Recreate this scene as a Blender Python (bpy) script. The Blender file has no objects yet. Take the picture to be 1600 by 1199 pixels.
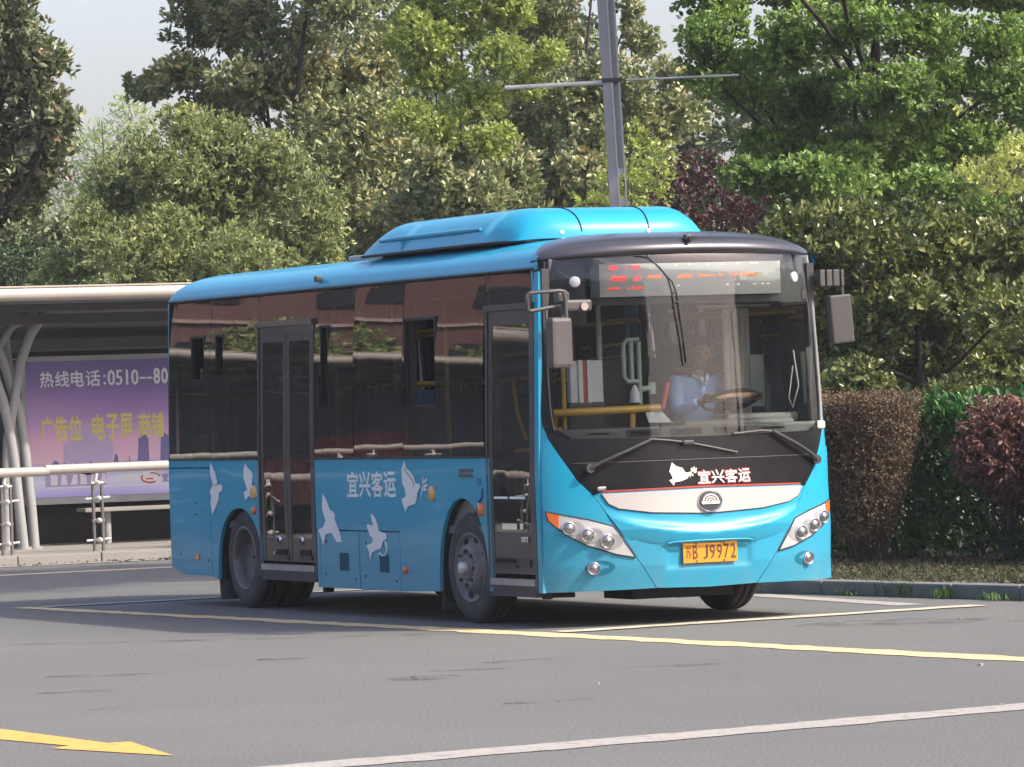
import bpy, bmesh, math, random
import numpy as np
from mathutils import Vector, Matrix
S = bpy.context.scene
COL = S.collection
PI = math.pi
R = math.radians

# ---------------------------------------------------------------- camera, sky, sun, exposure
cam_d = bpy.data.cameras.new('camera')
cam = bpy.data.objects.new('camera', cam_d)
COL.objects.link(cam)
rx = Vector((0.90927705, -0.41480344, -0.03396096))
up = Vector((0.02930235, -0.01759187, 0.99941578))
fw = Vector((0.41515854, 0.90974097, 0.00384117))
M = Matrix((rx, up, -fw)).transposed().to_4x4()
M.translation = Vector((-14.98314147, -32.30365547, 1.69619644))
cam.matrix_world = M
cam_d.sensor_width = 36.0
cam_d.lens = 36.0 * 7503.29 / 1600.0
cam_d.clip_start = 0.5
cam_d.clip_end = 2000.0
S.camera = cam

SUN_EL = R(42.0)
SUN_DIR = Vector((0.66 * math.cos(SUN_EL), -0.75 * math.cos(SUN_EL), math.sin(SUN_EL))).normalized()
w = bpy.data.worlds.new('World')
S.world = w
w.use_nodes = True
nt = w.node_tree
sky = nt.nodes.new('ShaderNodeTexSky')
sky.sky_type = 'NISHITA'
sky.sun_disc = False
sky.sun_elevation = SUN_EL
sky.sun_rotation = math.atan2(SUN_DIR.x, SUN_DIR.y)
sky.air_density = 1.0
sky.dust_density = 3.9
sky.ozone_density = 2.0
bg = nt.nodes['Background']
bg.inputs['Strength'].default_value = 0.15
haze_tint = nt.nodes.new('ShaderNodeMix')      # spring haze: a pale lavender cast over the whole sky
haze_tint.data_type = 'RGBA'
haze_tint.blend_type = 'MULTIPLY'
haze_tint.inputs['Factor'].default_value = 1.0
haze_tint.inputs['B'].default_value = (1.03, 0.925, 0.945, 1)
nt.links.new(sky.outputs['Color'], haze_tint.inputs['A'])
nt.links.new(haze_tint.outputs['Result'], bg.inputs['Color'])

sun_d = bpy.data.lights.new('sun', 'SUN')
sun = bpy.data.objects.new('sun', sun_d)
COL.objects.link(sun)
sun.location = (20, -30, 40)
sun.rotation_euler = SUN_DIR.to_track_quat('Z', 'Y').to_euler()
sun_d.energy = 2.4
sun_d.angle = R(1.2)
sun_d.color = (1.0, 0.95, 0.86)

S.view_settings.view_transform = 'Standard'
S.view_settings.look = 'None'
S.view_settings.gamma = 1.0
S.view_settings.use_curve_mapping = False
S.view_settings.exposure = 1.22
S.cycles.use_denoising = True
S.cycles.max_bounces = 10
S.cycles.transparent_max_bounces = 24
S.cycles.glossy_bounces = 5
S.cycles.sample_clamp_indirect = 6.0

# ---------------------------------------------------------------- materials
MATS = {}

def mat(name, color, rough=0.5, metal=0.0, spec=0.5, coat=0.0, var=0.12, scale=3.0, fine=0.0, fscale=60.0,
        bump=0.0, bscale=80.0, dirt=None, dirt_amt=0.0, trans=0.0, emit=None, estr=0.0, rvar=0.0):
    """Principled material with a slow and a fine colour variation, optional dirt film and relief."""
    m = bpy.data.materials.new(name)
    m.use_nodes = True
    t = m.node_tree
    n, l = t.nodes, t.links
    b = n['Principled BSDF']
    b.inputs['Roughness'].default_value = rough
    b.inputs['Metallic'].default_value = metal
    b.inputs['Specular IOR Level'].default_value = spec
    b.inputs['Coat Weight'].default_value = coat
    b.inputs['Coat Roughness'].default_value = 0.04
    tc = n.new('ShaderNodeTexCoord')
    def noise(sc, det=3.0):
        x = n.new('ShaderNodeTexNoise')
        x.inputs['Scale'].default_value = sc
        x.inputs['Detail'].default_value = det
        l.new(tc.outputs['Object'], x.inputs['Vector'])
        return x
    hsv = n.new('ShaderNodeHueSaturation')
    hsv.inputs['Color'].default_value = (*color, 1)
    nz = noise(scale)
    mr = n.new('ShaderNodeMapRange')
    mr.inputs['From Min'].default_value = 0.25
    mr.inputs['From Max'].default_value = 0.75
    mr.inputs['To Min'].default_value = 1 - var
    mr.inputs['To Max'].default_value = 1 + var
    l.new(nz.outputs['Fac'], mr.inputs['Value'])
    val = mr.outputs['Result']
    if fine:
        nf = noise(fscale, 2.0)
        m2 = n.new('ShaderNodeMapRange')
        m2.inputs['From Min'].default_value = 0.3
        m2.inputs['From Max'].default_value = 0.7
        m2.inputs['To Min'].default_value = 1 - fine
        m2.inputs['To Max'].default_value = 1 + fine
        l.new(nf.outputs['Fac'], m2.inputs['Value'])
        mu = n.new('ShaderNodeMath')
        mu.operation = 'MULTIPLY'
        l.new(val, mu.inputs[0])
        l.new(m2.outputs['Result'], mu.inputs[1])
        val = mu.outputs[0]
    l.new(val, hsv.inputs['Value'])
    col = hsv.outputs['Color']
    if dirt:
        nd = noise(scale * 1.7 + 0.7, 6.0)
        cr = n.new('ShaderNodeMapRange')
        cr.inputs['From Min'].default_value = 0.42
        cr.inputs['From Max'].default_value = 0.75
        cr.inputs['To Min'].default_value = dirt_amt * 0.25
        cr.inputs['To Max'].default_value = dirt_amt
        l.new(nd.outputs['Fac'], cr.inputs['Value'])
        mx = n.new('ShaderNodeMix')
        mx.data_type = 'RGBA'
        l.new(cr.outputs['Result'], mx.inputs['Factor'])
        l.new(col, mx.inputs['A'])
        mx.inputs['B'].default_value = (*dirt, 1)
        col = mx.outputs['Result']
    l.new(col, b.inputs['Base Color'])
    if rvar:
        nr = noise(scale * 2.3, 4.0)
        mq = n.new('ShaderNodeMapRange')
        mq.inputs['To Min'].default_value = max(0, rough - rvar)
        mq.inputs['To Max'].default_value = rough + rvar
        l.new(nr.outputs['Fac'], mq.inputs['Value'])
        l.new(mq.outputs['Result'], b.inputs['Roughness'])
    if bump:
        nb = noise(bscale, 4.0)
        bp = n.new('ShaderNodeBump')
        bp.inputs['Strength'].default_value = 1.0
        bp.inputs['Distance'].default_value = bump
        l.new(nb.outputs['Fac'], bp.inputs['Height'])
        l.new(bp.outputs['Normal'], b.inputs['Normal'])
        if coat:
            l.new(bp.outputs['Normal'], b.inputs['Coat Normal'])
    if emit:
        b.inputs['Emission Color'].default_value = (*emit, 1)
        b.inputs['Emission Strength'].default_value = estr
    MATS[name] = m
    return m

def glass(name, tint, wave=0.0, wscale=2.0, boost=1.0, rough=0.0, body=None, bodyf=0.0, streak=0.0, ior=1.5):
    """Window glass: tinted clear sheet, mirror by Fresnel, a slow bow in the surface, a dusty film."""
    m = bpy.data.materials.new(name)
    m.use_nodes = True
    t = m.node_tree
    n, l = t.nodes, t.links
    n.remove(n['Principled BSDF'])
    out = n['Material Output']
    tr = n.new('ShaderNodeBsdfTransparent')
    tr.inputs['Color'].default_value = (*tint, 1)
    gl = n.new('ShaderNodeBsdfGlossy')
    gl.inputs['Roughness'].default_value = rough
    gl.inputs['Color'].default_value = (1, 1, 1, 1)
    fr = n.new('ShaderNodeFresnel')
    fr.inputs['IOR'].default_value = ior
    mb = n.new('ShaderNodeMath')
    mb.operation = 'MULTIPLY'
    mb.use_clamp = True
    mb.inputs[1].default_value = boost
    l.new(fr.outputs['Fac'], mb.inputs[0])
    mix = n.new('ShaderNodeMixShader')
    l.new(mb.outputs[0], mix.inputs['Fac'])
    l.new(gl.outputs['BSDF'], mix.inputs[2])
    base = tr.outputs['BSDF']
    tc = n.new('ShaderNodeTexCoord')
    if body:
        df = n.new('ShaderNodeBsdfDiffuse')
        df.inputs['Color'].default_value = (*body, 1)
        mx = n.new('ShaderNodeMixShader')
        nz = n.new('ShaderNodeTexNoise')
        nz.inputs['Scale'].default_value = 3.0
        nz.inputs['Detail'].default_value = 5.0
        mp = n.new('ShaderNodeMapping')
        mp.inputs['Scale'].default_value = (6.0, 6.0, 0.6) if streak else (1, 1, 1)
        l.new(tc.outputs['Object'], mp.inputs['Vector'])
        l.new(mp.outputs['Vector'], nz.inputs['Vector'])
        mr = n.new('ShaderNodeMapRange')
        mr.inputs['From Min'].default_value = 0.3
        mr.inputs['From Max'].default_value = 0.75
        mr.inputs['To Min'].default_value = bodyf * 0.4
        mr.inputs['To Max'].default_value = bodyf
        l.new(nz.outputs['Fac'], mr.inputs['Value'])
        l.new(mr.outputs['Result'], mx.inputs['Fac'])
        l.new(tr.outputs['BSDF'], mx.inputs[1])
        l.new(df.outputs['BSDF'], mx.inputs[2])
        base = mx.outputs['Shader']
    l.new(base, mix.inputs[1])
    if wave:
        nz = n.new('ShaderNodeTexNoise')
        nz.inputs['Scale'].default_value = wscale
        nz.inputs['Detail'].default_value = 1.5
        l.new(tc.outputs['Object'], nz.inputs['Vector'])
        bp = n.new('ShaderNodeBump')
        bp.inputs['Strength'].default_value = 1.0
        bp.inputs['Distance'].default_value = wave
        l.new(nz.outputs['Fac'], bp.inputs['Height'])
        l.new(bp.outputs['Normal'], gl.inputs['Normal'])
        l.new(bp.outputs['Normal'], fr.inputs['Normal'])
    l.new(mix.outputs['Shader'], out.inputs['Surface'])
    MATS[name] = m
    return m

def leafmat(name, cols, rough=0.45, trans=0.25, spec=0.5, gain=2.35):
    """Leaf: colour picked per leaf from a ramp (attribute 'tone'), some light through the blade."""
    m = bpy.data.materials.new(name)
    m.use_nodes = True
    t = m.node_tree
    n, l = t.nodes, t.links
    b = n['Principled BSDF']
    at = n.new('ShaderNodeAttribute')
    at.attribute_name = 'tone'
    cr = n.new('ShaderNodeValToRGB')
    e = cr.color_ramp.elements
    while len(e) < len(cols):
        e.new(0.5)
    for i, c in enumerate(cols):
        e[i].position = i / (len(cols) - 1)
        e[i].color = (*[min(.6, q * gain) for q in c], 1)
    l.new(at.outputs['Fac'], cr.inputs['Fac'])
    l.new(cr.outputs['Color'], b.inputs['Base Color'])
    b.inputs['Roughness'].default_value = rough
    b.inputs['Specular IOR Level'].default_value = spec
    tl = n.new('ShaderNodeBsdfTranslucent')
    hs = n.new('ShaderNodeHueSaturation')
    hs.inputs['Saturation'].default_value = 1.15
    hs.inputs['Value'].default_value = 1.3
    l.new(cr.outputs['Color'], hs.inputs['Color'])
    l.new(hs.outputs['Color'], tl.inputs['Color'])
    mx = n.new('ShaderNodeMixShader')
    mx.inputs['Fac'].default_value = trans
    l.new(b.outputs['BSDF'], mx.inputs[1])
    l.new(tl.outputs['BSDF'], mx.inputs[2])
    l.new(mx.outputs['Shader'], n['Material Output'].inputs['Surface'])
    MATS[name] = m
    return m

# ---------------------------------------------------------------- mesh helpers
ROOTS = {}

def tag(o, label=None, cat=None, group=None, kind=None):
    if label: o['label'] = label
    if cat: o['category'] = cat
    if group: o['group'] = group
    if kind: o['kind'] = kind
    return o

def thing(name, loc, label, cat, group=None):
    o = bpy.data.objects.new(name, None)
    COL.objects.link(o)
    o.location = loc
    o.empty_display_size = 0.2
    ROOTS[o.name] = Vector(loc)
    return tag(o, label, cat, group)

def base_of(parent):
    v = Vector((0, 0, 0))
    while parent is not None:
        v = v + parent.location
        parent = parent.parent
    return v

def link(name, me, mats, parent=None, smooth=None):
    """One mesh object. Vertices come in place coordinates and are shifted to the parent's base."""
    o = bpy.data.objects.new(name, me)
    COL.objects.link(o)
    if not isinstance(mats, (list, tuple)):
        mats = [mats]
    for m in mats:
        me.materials.append(m)
    if parent is not None:
        off = base_of(parent)
        me.transform(Matrix.Translation(-off))
        o.parent = parent
    if smooth is not None:
        me.polygons.foreach_set('use_smooth', [smooth] * len(me.polygons))
    return o

def rot_to(d):
    return Vector(d).normalized().to_track_quat('Z', 'Y').to_matrix()

class MB:
    """Collects shapes (place coordinates) and links them as one mesh."""
    def __init__(self):
        self.v, self.f, self.m, self.s = [], [], [], []
    def add(self, vs, fs, mi=0, sm=False):
        o = len(self.v)
        self.v += [tuple(a) for a in vs]
        self.f += [tuple(i + o for i in f) for f in fs]
        self.m += [mi] * len(fs)
        self.s += [sm] * len(fs)
        return self
    def box(self, c, s, mi=0, rot=None, bev=0.0):
        x, y, z = s[0] / 2, s[1] / 2, s[2] / 2
        if bev:
            b = min(bev, x * .9, y * .9, z * .9)
            bm = bmesh.new()
            bmesh.ops.create_cube(bm, size=1.0)
            for q in bm.verts: q.co = (q.co.x * 2 * x, q.co.y * 2 * y, q.co.z * 2 * z)
            bmesh.ops.bevel(bm, geom=bm.edges[:], offset=b, segments=2, affect='EDGES', profile=0.6)
            vs = [q.co.copy() for q in bm.verts]
            bm.verts.index_update()
            fs = [tuple(q.index for q in f.verts) for f in bm.faces]
            bm.free()
        else:
            vs = [Vector((i, j, k)) for k in (-z, z) for j in (-y, y) for i in (-x, x)]
            fs = [(0, 2, 3, 1), (4, 5, 7, 6), (0, 1, 5, 4), (2, 6, 7, 3), (0, 4, 6, 2), (1, 3, 7, 5)]
        if rot is not None:
            vs = [rot @ q for q in vs]
        c = Vector(c)
        return self.add([q + c for q in vs], fs, mi)
    def tube(self, pts, r, n=8, mi=0, caps=True):
        pts = [Vector(p) for p in pts]
        rs = r if isinstance(r, (list, tuple)) else [r] * len(pts)
        vs, fs = [], []
        side = None
        for i, p in enumerate(pts):
            d = (pts[min(i + 1, len(pts) - 1)] - pts[max(i - 1, 0)])
            d = d.normalized() if d.length > 1e-9 else Vector((0, 0, 1))
            if side is None:
                side = d.orthogonal().normalized()
            else:
                side = (side - d * side.dot(d))
                side = side.normalized() if side.length > 1e-6 else d.orthogonal().normalized()
            b = d.cross(side)
            for k in range(n):
                a = 2 * PI * k / n
                vs.append(p + (side * math.cos(a) + b * math.sin(a)) * rs[i])
        for i in range(len(pts) - 1):
            for k in range(n):
                fs.append((i * n + k, i * n + (k + 1) % n, (i + 1) * n + (k + 1) % n, (i + 1) * n + k))
        self.add(vs, fs, mi, True)
        if caps:
            e = (len(pts) - 1) * n
            self.add(vs[:n], [tuple(range(n - 1, -1, -1))], mi)
            self.add(vs[e:], [tuple(range(n))], mi)
        return self
    def lathe(self, prof, axis_o, axis_d, n=32, mi=0, sm=True):
        """prof: list of (radius, along)."""
        rm = rot_to(axis_d)
        o = Vector(axis_o)
        vs, fs = [], []
        for (r, a) in prof:
            for k in range(n):
                t = 2 * PI * k / n
                vs.append(o + rm @ Vector((r * math.cos(t), r * math.sin(t), a)))
        for i in range(len(prof) - 1):
            for k in range(n):
                fs.append((i * n + k, i * n + (k + 1) % n, (i + 1) * n + (k + 1) % n, (i + 1) * n + k))
        return self.add(vs, fs, mi, sm)
    def disc(self, c, d, r, h, n=16, mi=0):
        c = Vector(c); d = Vector(d).normalized()
        return self.tube([c, c + d * h], r, n, mi)
    def prism(self, poly, f0, f1, mi=0):
        """poly of 2-D points mapped by f0 and f1 to two faces, joined by walls."""
        n = len(poly)
        vs = [f0(*p) for p in poly] + [f1(*p) for p in poly]
        fs = [tuple(range(n)), tuple(range(2 * n - 1, n - 1, -1))]
        fs += [(i, (i + 1) % n, n + (i + 1) % n, n + i) for i in range(n)]
        return self.add(vs, fs, mi)
    def mesh(self, name):
        me = bpy.data.meshes.new(name)
        me.from_pydata(self.v, [], self.f)
        me.polygons.foreach_set('material_index', self.m)
        me.polygons.foreach_set('use_smooth', self.s)
        bm = bmesh.new()
        bm.from_mesh(me)
        bmesh.ops.recalc_face_normals(bm, faces=bm.faces[:])
        bm.to_mesh(me)
        bm.free()
        me.update()
        return me
    def islands(self):
        par = list(range(len(self.v)))
        def find(i):
            while par[i] != i:
                par[i] = par[par[i]]; i = par[i]
            return i
        seen = {}
        for i, q in enumerate(self.v):
            k = (round(q[0], 4), round(q[1], 4), round(q[2], 4))
            if k in seen: par[find(i)] = find(seen[k])
            else: seen[k] = i
        for f in self.f:
            for j in f[1:]: par[find(j)] = find(f[0])
        grp = {}
        for fi, f in enumerate(self.f): grp.setdefault(find(f[0]), []).append(fi)
        out = []
        for fis in grp.values():
            b = MB(); mp_ = {}
            for fi in fis:
                g = []
                for v in self.f[fi]:
                    if v not in mp_: mp_[v] = len(b.v); b.v.append(self.v[v])
                    g.append(mp_[v])
                b.f.append(tuple(g)); b.m.append(self.m[fi]); b.s.append(self.s[fi])
            out.append(b)
        return out
    def build_each(self, name, mats, parent=None):
        """Every separate piece becomes a part of its own."""
        return [link(name, b.mesh(name), mats, parent) for b in self.islands()]
    def build(self, name, mats, parent=None, kind=None):
        o = link(name, self.mesh(name), mats, parent)
        if kind: o['kind'] = kind
        return o

def copy_tree(o, parent=None):
    c = o.copy()
    COL.objects.link(c)
    if parent is not None:
        c.parent = parent
    for ch in list(o.children):
        copy_tree(ch, c)
    return c

def surface_panel(name, poly, fmap, ga, gb, thick, mats, parent, nrm_out, rim=True, holes=None):
    """A sheet cut to the outline poly (a, b), laid on the surface fmap(a, b, depth) and given a folded edge of its own thickness."""
    bm = bmesh.new()
    vs = [bm.verts.new((a, b, 0)) for a, b in poly]
    bm.faces.new(vs)
    bm.normal_update()
    bmesh.ops.triangulate(bm, faces=bm.faces[:], ngon_method='EAR_CLIP')
    amin, amax = min(p[0] for p in poly), max(p[0] for p in poly)
    bmin, bmax = min(p[1] for p in poly), max(p[1] for p in poly)
    for g in ga:
        if amin + 1e-4 < g < amax - 1e-4:
            bmesh.ops.bisect_plane(bm, geom=bm.verts[:] + bm.edges[:] + bm.faces[:], plane_co=(g, 0, 0), plane_no=(1, 0, 0), dist=1e-5)
    for g in gb:
        if bmin + 1e-4 < g < bmax - 1e-4:
            bmesh.ops.bisect_plane(bm, geom=bm.verts[:] + bm.edges[:] + bm.faces[:], plane_co=(0, g, 0), plane_no=(0, 1, 0), dist=1e-5)
    bmesh.ops.remove_doubles(bm, verts=bm.verts[:], dist=1e-5)
    bm.verts.index_update()
    P2 = [(q.co.x, q.co.y) for q in bm.verts]
    F = [[q.index for q in f.verts] for f in bm.faces]
    B = [(e.verts[0].index, e.verts[1].index) for e in bm.edges if len(e.link_faces) == 1]
    bm.free()
    V = [Vector(fmap(a, b, 0.0)) for a, b in P2]
    N = []
    h = 1e-3
    for a, b in P2:
        da = Vector(fmap(a + h, b, 0.0)) - Vector(fmap(a - h, b, 0.0))
        db = Vector(fmap(a, b + h, 0.0)) - Vector(fmap(a, b - h, 0.0))
        n = da.cross(db)
        n = n.normalized() if n.length > 1e-12 else Vector(nrm_out)
        if n.dot(Vector(nrm_out)) < 0: n = -n
        N.append(n)
    for f in F:
        fn = Vector((0, 0, 0))
        p0 = V[f[0]]
        for i in range(1, len(f) - 1):
            fn += (V[f[i]] - p0).cross(V[f[i + 1]] - p0)
        an = sum((N[i] for i in f), Vector((0, 0, 0)))
        if fn.dot(an) < 0: f.reverse()
    nf = len(F)
    if rim:
        k = len(V)
        V2 = list(V)
        cen = sum(V, Vector((0, 0, 0))) / len(V)
        for i, j in B:
            q = [V[i], V[j], Vector(fmap(*P2[j], thick)), Vector(fmap(*P2[i], thick))]
            V2 += q
            F.append([k, k + 1, k + 2, k + 3])
            k += 4
        V = V2
    me = bpy.data.meshes.new(name)
    me.from_pydata([tuple(q) for q in V], [], F)
    me.polygons.foreach_set('use_smooth', [True] * len(F))
    me.update()
    nl = []
    for p in me.polygons:
        if p.index < nf:
            nl += [tuple(N[v]) for v in p.vertices]
        else:
            nl += [tuple(p.normal)] * len(p.vertices)
    me.normals_split_custom_set(nl)
    return link(name, me, mats, parent)

def grid_surface(name, f, us, vs, mats, parent, closed=False, smooth=True):
    V = [tuple(f(u, v)) for v in vs for u in us]
    n, m = len(us), len(vs)
    F = [(j * n + i, j * n + i + 1, (j + 1) * n + i + 1, (j + 1) * n + i) for j in range(m - 1) for i in range(n - 1)]
    me = bpy.data.meshes.new(name)
    me.from_pydata(V, [], F)
    bm = bmesh.new(); bm.from_mesh(me)
    bmesh.ops.recalc_face_normals(bm, faces=bm.faces[:])
    bm.to_mesh(me); bm.free()
    return link(name, me, mats, parent, smooth)

def text_geo(body, bold=0.0, res=2):
    c = bpy.data.curves.new('lettering', 'FONT')
    c.body = body
    c.size = 1.0
    c.resolution_u = res
    c.offset = bold
    o = bpy.data.objects.new('lettering', c)
    COL.objects.link(o)
    dg = bpy.context.evaluated_depsgraph_get()
    me = o.evaluated_get(dg).to_mesh()
    V = [(q.co.x, q.co.y) for q in me.vertices]
    F = [tuple(p.vertices) for p in me.polygons]
    o.evaluated_get(dg).to_mesh_clear()
    bpy.data.objects.remove(o)
    bpy.data.curves.remove(c)
    return V, F

def lettering(name, body, a0, a1, b0, b1, fmap, mats, parent, bold=0.0, depth=0.004, label=None, flip=False):
    """Letters fitted to the box (a0..a1, b0..b1) of a surface, standing depth proud of it."""
    V, F = text_geo(body, 0.0)
    xs_ = [v[0] for v in V]; ys_ = [v[1] for v in V]
    x0, x1, y0, y1 = min(xs_), max(xs_), min(ys_), max(ys_)
    n = len(V)
    ec = {}
    for f in F:
        for i in range(len(f)):
            e = (f[i], f[(i + 1) % len(f)])
            ec[tuple(sorted(e))] = ec.get(tuple(sorted(e)), 0) + 1
    W3, FF = [], []
    da, db = bold * abs(a1 - a0), bold * abs(b1 - b0)
    sh = [(0, 0)] if not bold else [(0, 0), (da, 0), (-da, 0), (0, db), (0, -db)]
    for k_, (sx, sy) in enumerate(sh):
        o_ = len(W3)
        for d in (-depth - .0003 * k_, -0.0005):
            for (x, y) in V:
                W3.append(fmap(a0 + (x - x0) / (x1 - x0) * (a1 - a0) + sx, b0 + (y - y0) / (y1 - y0) * (b1 - b0) + sy, d))
        FF += [tuple(i + o_ for i in f) for f in F]
        for (i, j), c in ec.items():
            if c == 1: FF.append((i + o_, j + o_, j + n + o_, i + n + o_))
    me = bpy.data.meshes.new(name)
    me.from_pydata([tuple(q) for q in W3], [], FF)
    o = link(name, me, mats, parent)
    if label: o['label'] = label
    return o

def flat_shape(name, poly, fmap, mats, parent, depth=0.003):
    mb = MB()
    n = len(poly)
    bm = bmesh.new()
    bm.faces.new([bm.verts.new((a, b, 0)) for a, b in poly])
    bm.normal_update()
    bmesh.ops.triangulate(bm, faces=bm.faces[:], ngon_method='EAR_CLIP')
    bm.verts.index_update()
    F = [tuple(v.index for v in f.verts) for f in bm.faces]
    P = [(v.co.x, v.co.y) for v in bm.verts]
    bm.free()
    vs = [fmap(a, b, -depth) for a, b in P] + [fmap(a, b, -0.0005) for a, b in P]
    fs = list(F) + [(i, (i + 1) % n, n + (i + 1) % n, n + i) for i in range(n)]
    mb.add(vs, fs)
    return mb.build(name, mats, parent)

# ---------------------------------------------------------------- palette
def road_film(m):
    """Road dust thrown up on the lower panels: patchy, fading out above the wheel arches."""
    t = m.node_tree; n, l = t.nodes, t.links
    b = n['Principled BSDF']; src = b.inputs['Base Color'].links[0].from_socket
    tc = n['Texture Coordinate']
    sp_ = n.new('ShaderNodeSeparateXYZ'); l.new(tc.outputs['Object'], sp_.inputs[0])
    mr = n.new('ShaderNodeMapRange'); mr.inputs['From Min'].default_value = 1.0; mr.inputs['From Max'].default_value = .22; mr.inputs['To Max'].default_value = .42
    l.new(sp_.outputs['Z'], mr.inputs['Value'])
    mp = n.new('ShaderNodeMapping'); mp.inputs['Scale'].default_value = (5, 5, 1.6); l.new(tc.outputs['Object'], mp.inputs['Vector'])
    nz = n.new('ShaderNodeTexNoise'); nz.inputs['Scale'].default_value = 1.6; nz.inputs['Detail'].default_value = 7; l.new(mp.outputs['Vector'], nz.inputs['Vector'])
    mu = n.new('ShaderNodeMath'); mu.operation = 'MULTIPLY'; l.new(mr.outputs['Result'], mu.inputs[0]); l.new(nz.outputs['Fac'], mu.inputs[1])
    mx = n.new('ShaderNodeMix'); mx.data_type = 'RGBA'; l.new(mu.outputs[0], mx.inputs['Factor']); l.new(src, mx.inputs['A']); mx.inputs['B'].default_value = (.20, .19, .17, 1)
    l.new(mx.outputs['Result'], b.inputs['Base Color'])
BLUE = mat('bus_paint', (0.011, 0.310, 0.475), 0.34, spec=0.24, coat=0.26, var=0.05, scale=0.8, dirt=(0.10, 0.21, 0.23), dirt_amt=0.14, bump=0.0012, bscale=1.1)
road_film(BLUE)
VISOR = mat('visor_paint', (0.055, 0.056, 0.066), 0.30, metal=0.35, coat=0.35, var=0.10, scale=2.0, dirt=(0.09, 0.09, 0.09), dirt_amt=0.25)
BLACKP = mat('black_gloss', (0.008, 0.008, 0.009), 0.32, spec=0.22, coat=0.04, var=0.2, scale=3, dirt=(0.05, 0.05, 0.05), dirt_amt=0.16)
TRIM = mat('rubber_trim', (0.012, 0.012, 0.013), 0.6, var=0.2)
DOORF = mat('door_frame', (0.030, 0.030, 0.034), 0.42, coat=0.2, var=0.15, dirt=(0.08, 0.075, 0.07), dirt_amt=0.3)
GREYP = mat('grey_plastic', (0.062, 0.058, 0.054), 0.5, var=0.10, dirt=(0.09, 0.085, 0.08), dirt_amt=0.3)
DGREY = mat('dark_plastic', (0.035, 0.035, 0.036), 0.5, var=0.15)
SILVER = mat('silver_panel', (0.44, 0.41, 0.385), 0.34, metal=0.0, coat=0.3, var=0.03)
CHROME = mat('chrome', (0.62, 0.62, 0.64), 0.16, metal=1.0, var=0.05)
ALU = mat('sill_metal', (0.50, 0.50, 0.52), 0.38, metal=0.8, var=0.12, dirt=(0.12, 0.11, 0.1), dirt_amt=0.4)
TYRE = mat('tyre_rubber', (0.026, 0.025, 0.025), 0.82, var=0.15, scale=4, dirt=(0.10, 0.095, 0.09), dirt_amt=0.55)
RIM = mat('wheel_steel', (0.19, 0.185, 0.178), 0.5, metal=0.2, var=0.15, scale=6, dirt=(0.05, 0.045, 0.04), dirt_amt=0.65)
HOLE = mat('dark_gap', (0.004, 0.004, 0.004), 0.9, var=0.1)
UNDER = mat('underbody', (0.014, 0.014, 0.014), 0.8, var=0.3)
WHITE = mat('white_decal', (0.72, 0.73, 0.71), 0.45, var=0.05)
CREAMD = mat('cream_decal', (0.74, 0.70, 0.55), 0.45, var=0.04)
REDD = mat('red_decal', (0.42, 0.05, 0.03), 0.5, var=0.05)
AMBER = mat('amber_lens', (0.70, 0.14, 0.02), 0.25, coat=0.6, var=0.08)
YELOVAL = mat('pale_amber_lens', (0.62, 0.36, 0.10), 0.3, coat=0.4, var=0.08)
LAMPW = mat('lamp_bowl', (0.46, 0.46, 0.44), 0.30, coat=0.6, var=0.06, scale=9)
LAMPG = mat('lamp_lens', (0.26, 0.26, 0.26), 0.12, metal=0.7, coat=1.0, var=0.35, scale=30)
PLATE = mat('plate_yellow', (0.68, 0.27, 0.012), 0.45, var=0.05)
INK = mat('plate_ink', (0.10, 0.05, 0.02), 0.5, var=0.1)
YRAIL = mat('yellow_rail', (0.72, 0.42, 0.06), 0.35, coat=0.4, var=0.06)
DASH = mat('dashboard_grey', (0.20, 0.21, 0.20), 0.6, var=0.1)
CABIN = mat('cabin_grey', (0.16, 0.165, 0.165), 0.7, var=0.15)
CABINL = mat('cabin_pale', (0.45, 0.46, 0.45), 0.6, var=0.08)
CABWHITE = mat('cabin_white', (0.68, 0.70, 0.70), 0.5, var=0.04)
SEATC = mat('seat_fabric', (0.03, 0.14, 0.20), 0.8, var=0.2, scale=10)
SEATG = mat('seat_shell_green', (0.10, 0.42, 0.38), 0.5, var=0.1)
DARKSEAT = mat('driver_seat_cloth', (0.014, 0.016, 0.020), 0.85, var=0.2)
CELADON = mat('handle_celadon', (0.38, 0.45, 0.38), 0.45, var=0.08)
CREAM = mat('cream_curtain', (0.66, 0.63, 0.50), 0.7, var=0.08, scale=12)
REDBAR = mat('red_strap', (0.55, 0.06, 0.035), 0.5, var=0.05)
SIGNBACK = mat('sign_back', (0.50, 0.51, 0.49), 0.5, var=0.03)
LEDR = mat('led_red', (0.5, 0.02, 0.02), 0.5, var=0.0, emit=(1.0, 0.05, 0.04), estr=.62)
LEDO = mat('led_orange', (0.5, 0.15, 0.02), 0.5, var=0.0, emit=(1.0, 0.20, 0.03), estr=.60)
LEDW = mat('led_pale', (0.6, 0.6, 0.5), 0.5, var=0.0, emit=(1.0, 0.75, 0.6), estr=.45)
GLASS_SIDE = glass('side_glass', (0.24, 0.26, 0.27), wave=0.0013, wscale=1.25, boost=1.65, body=(0.05, 0.055, 0.06), bodyf=0.16)
GLASS_DOOR = glass('door_glass', (0.42, 0.43, 0.42), wave=0.0010, wscale=1.6, boost=1.5, body=(0.12, 0.12, 0.11), bodyf=0.25)
GLASS_FRONT = glass('front_glass', (0.78, 0.82, 0.80), wave=0.0012, wscale=0.9, boost=0.95, body=(0.25, 0.26, 0.26), bodyf=0.03)

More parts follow.
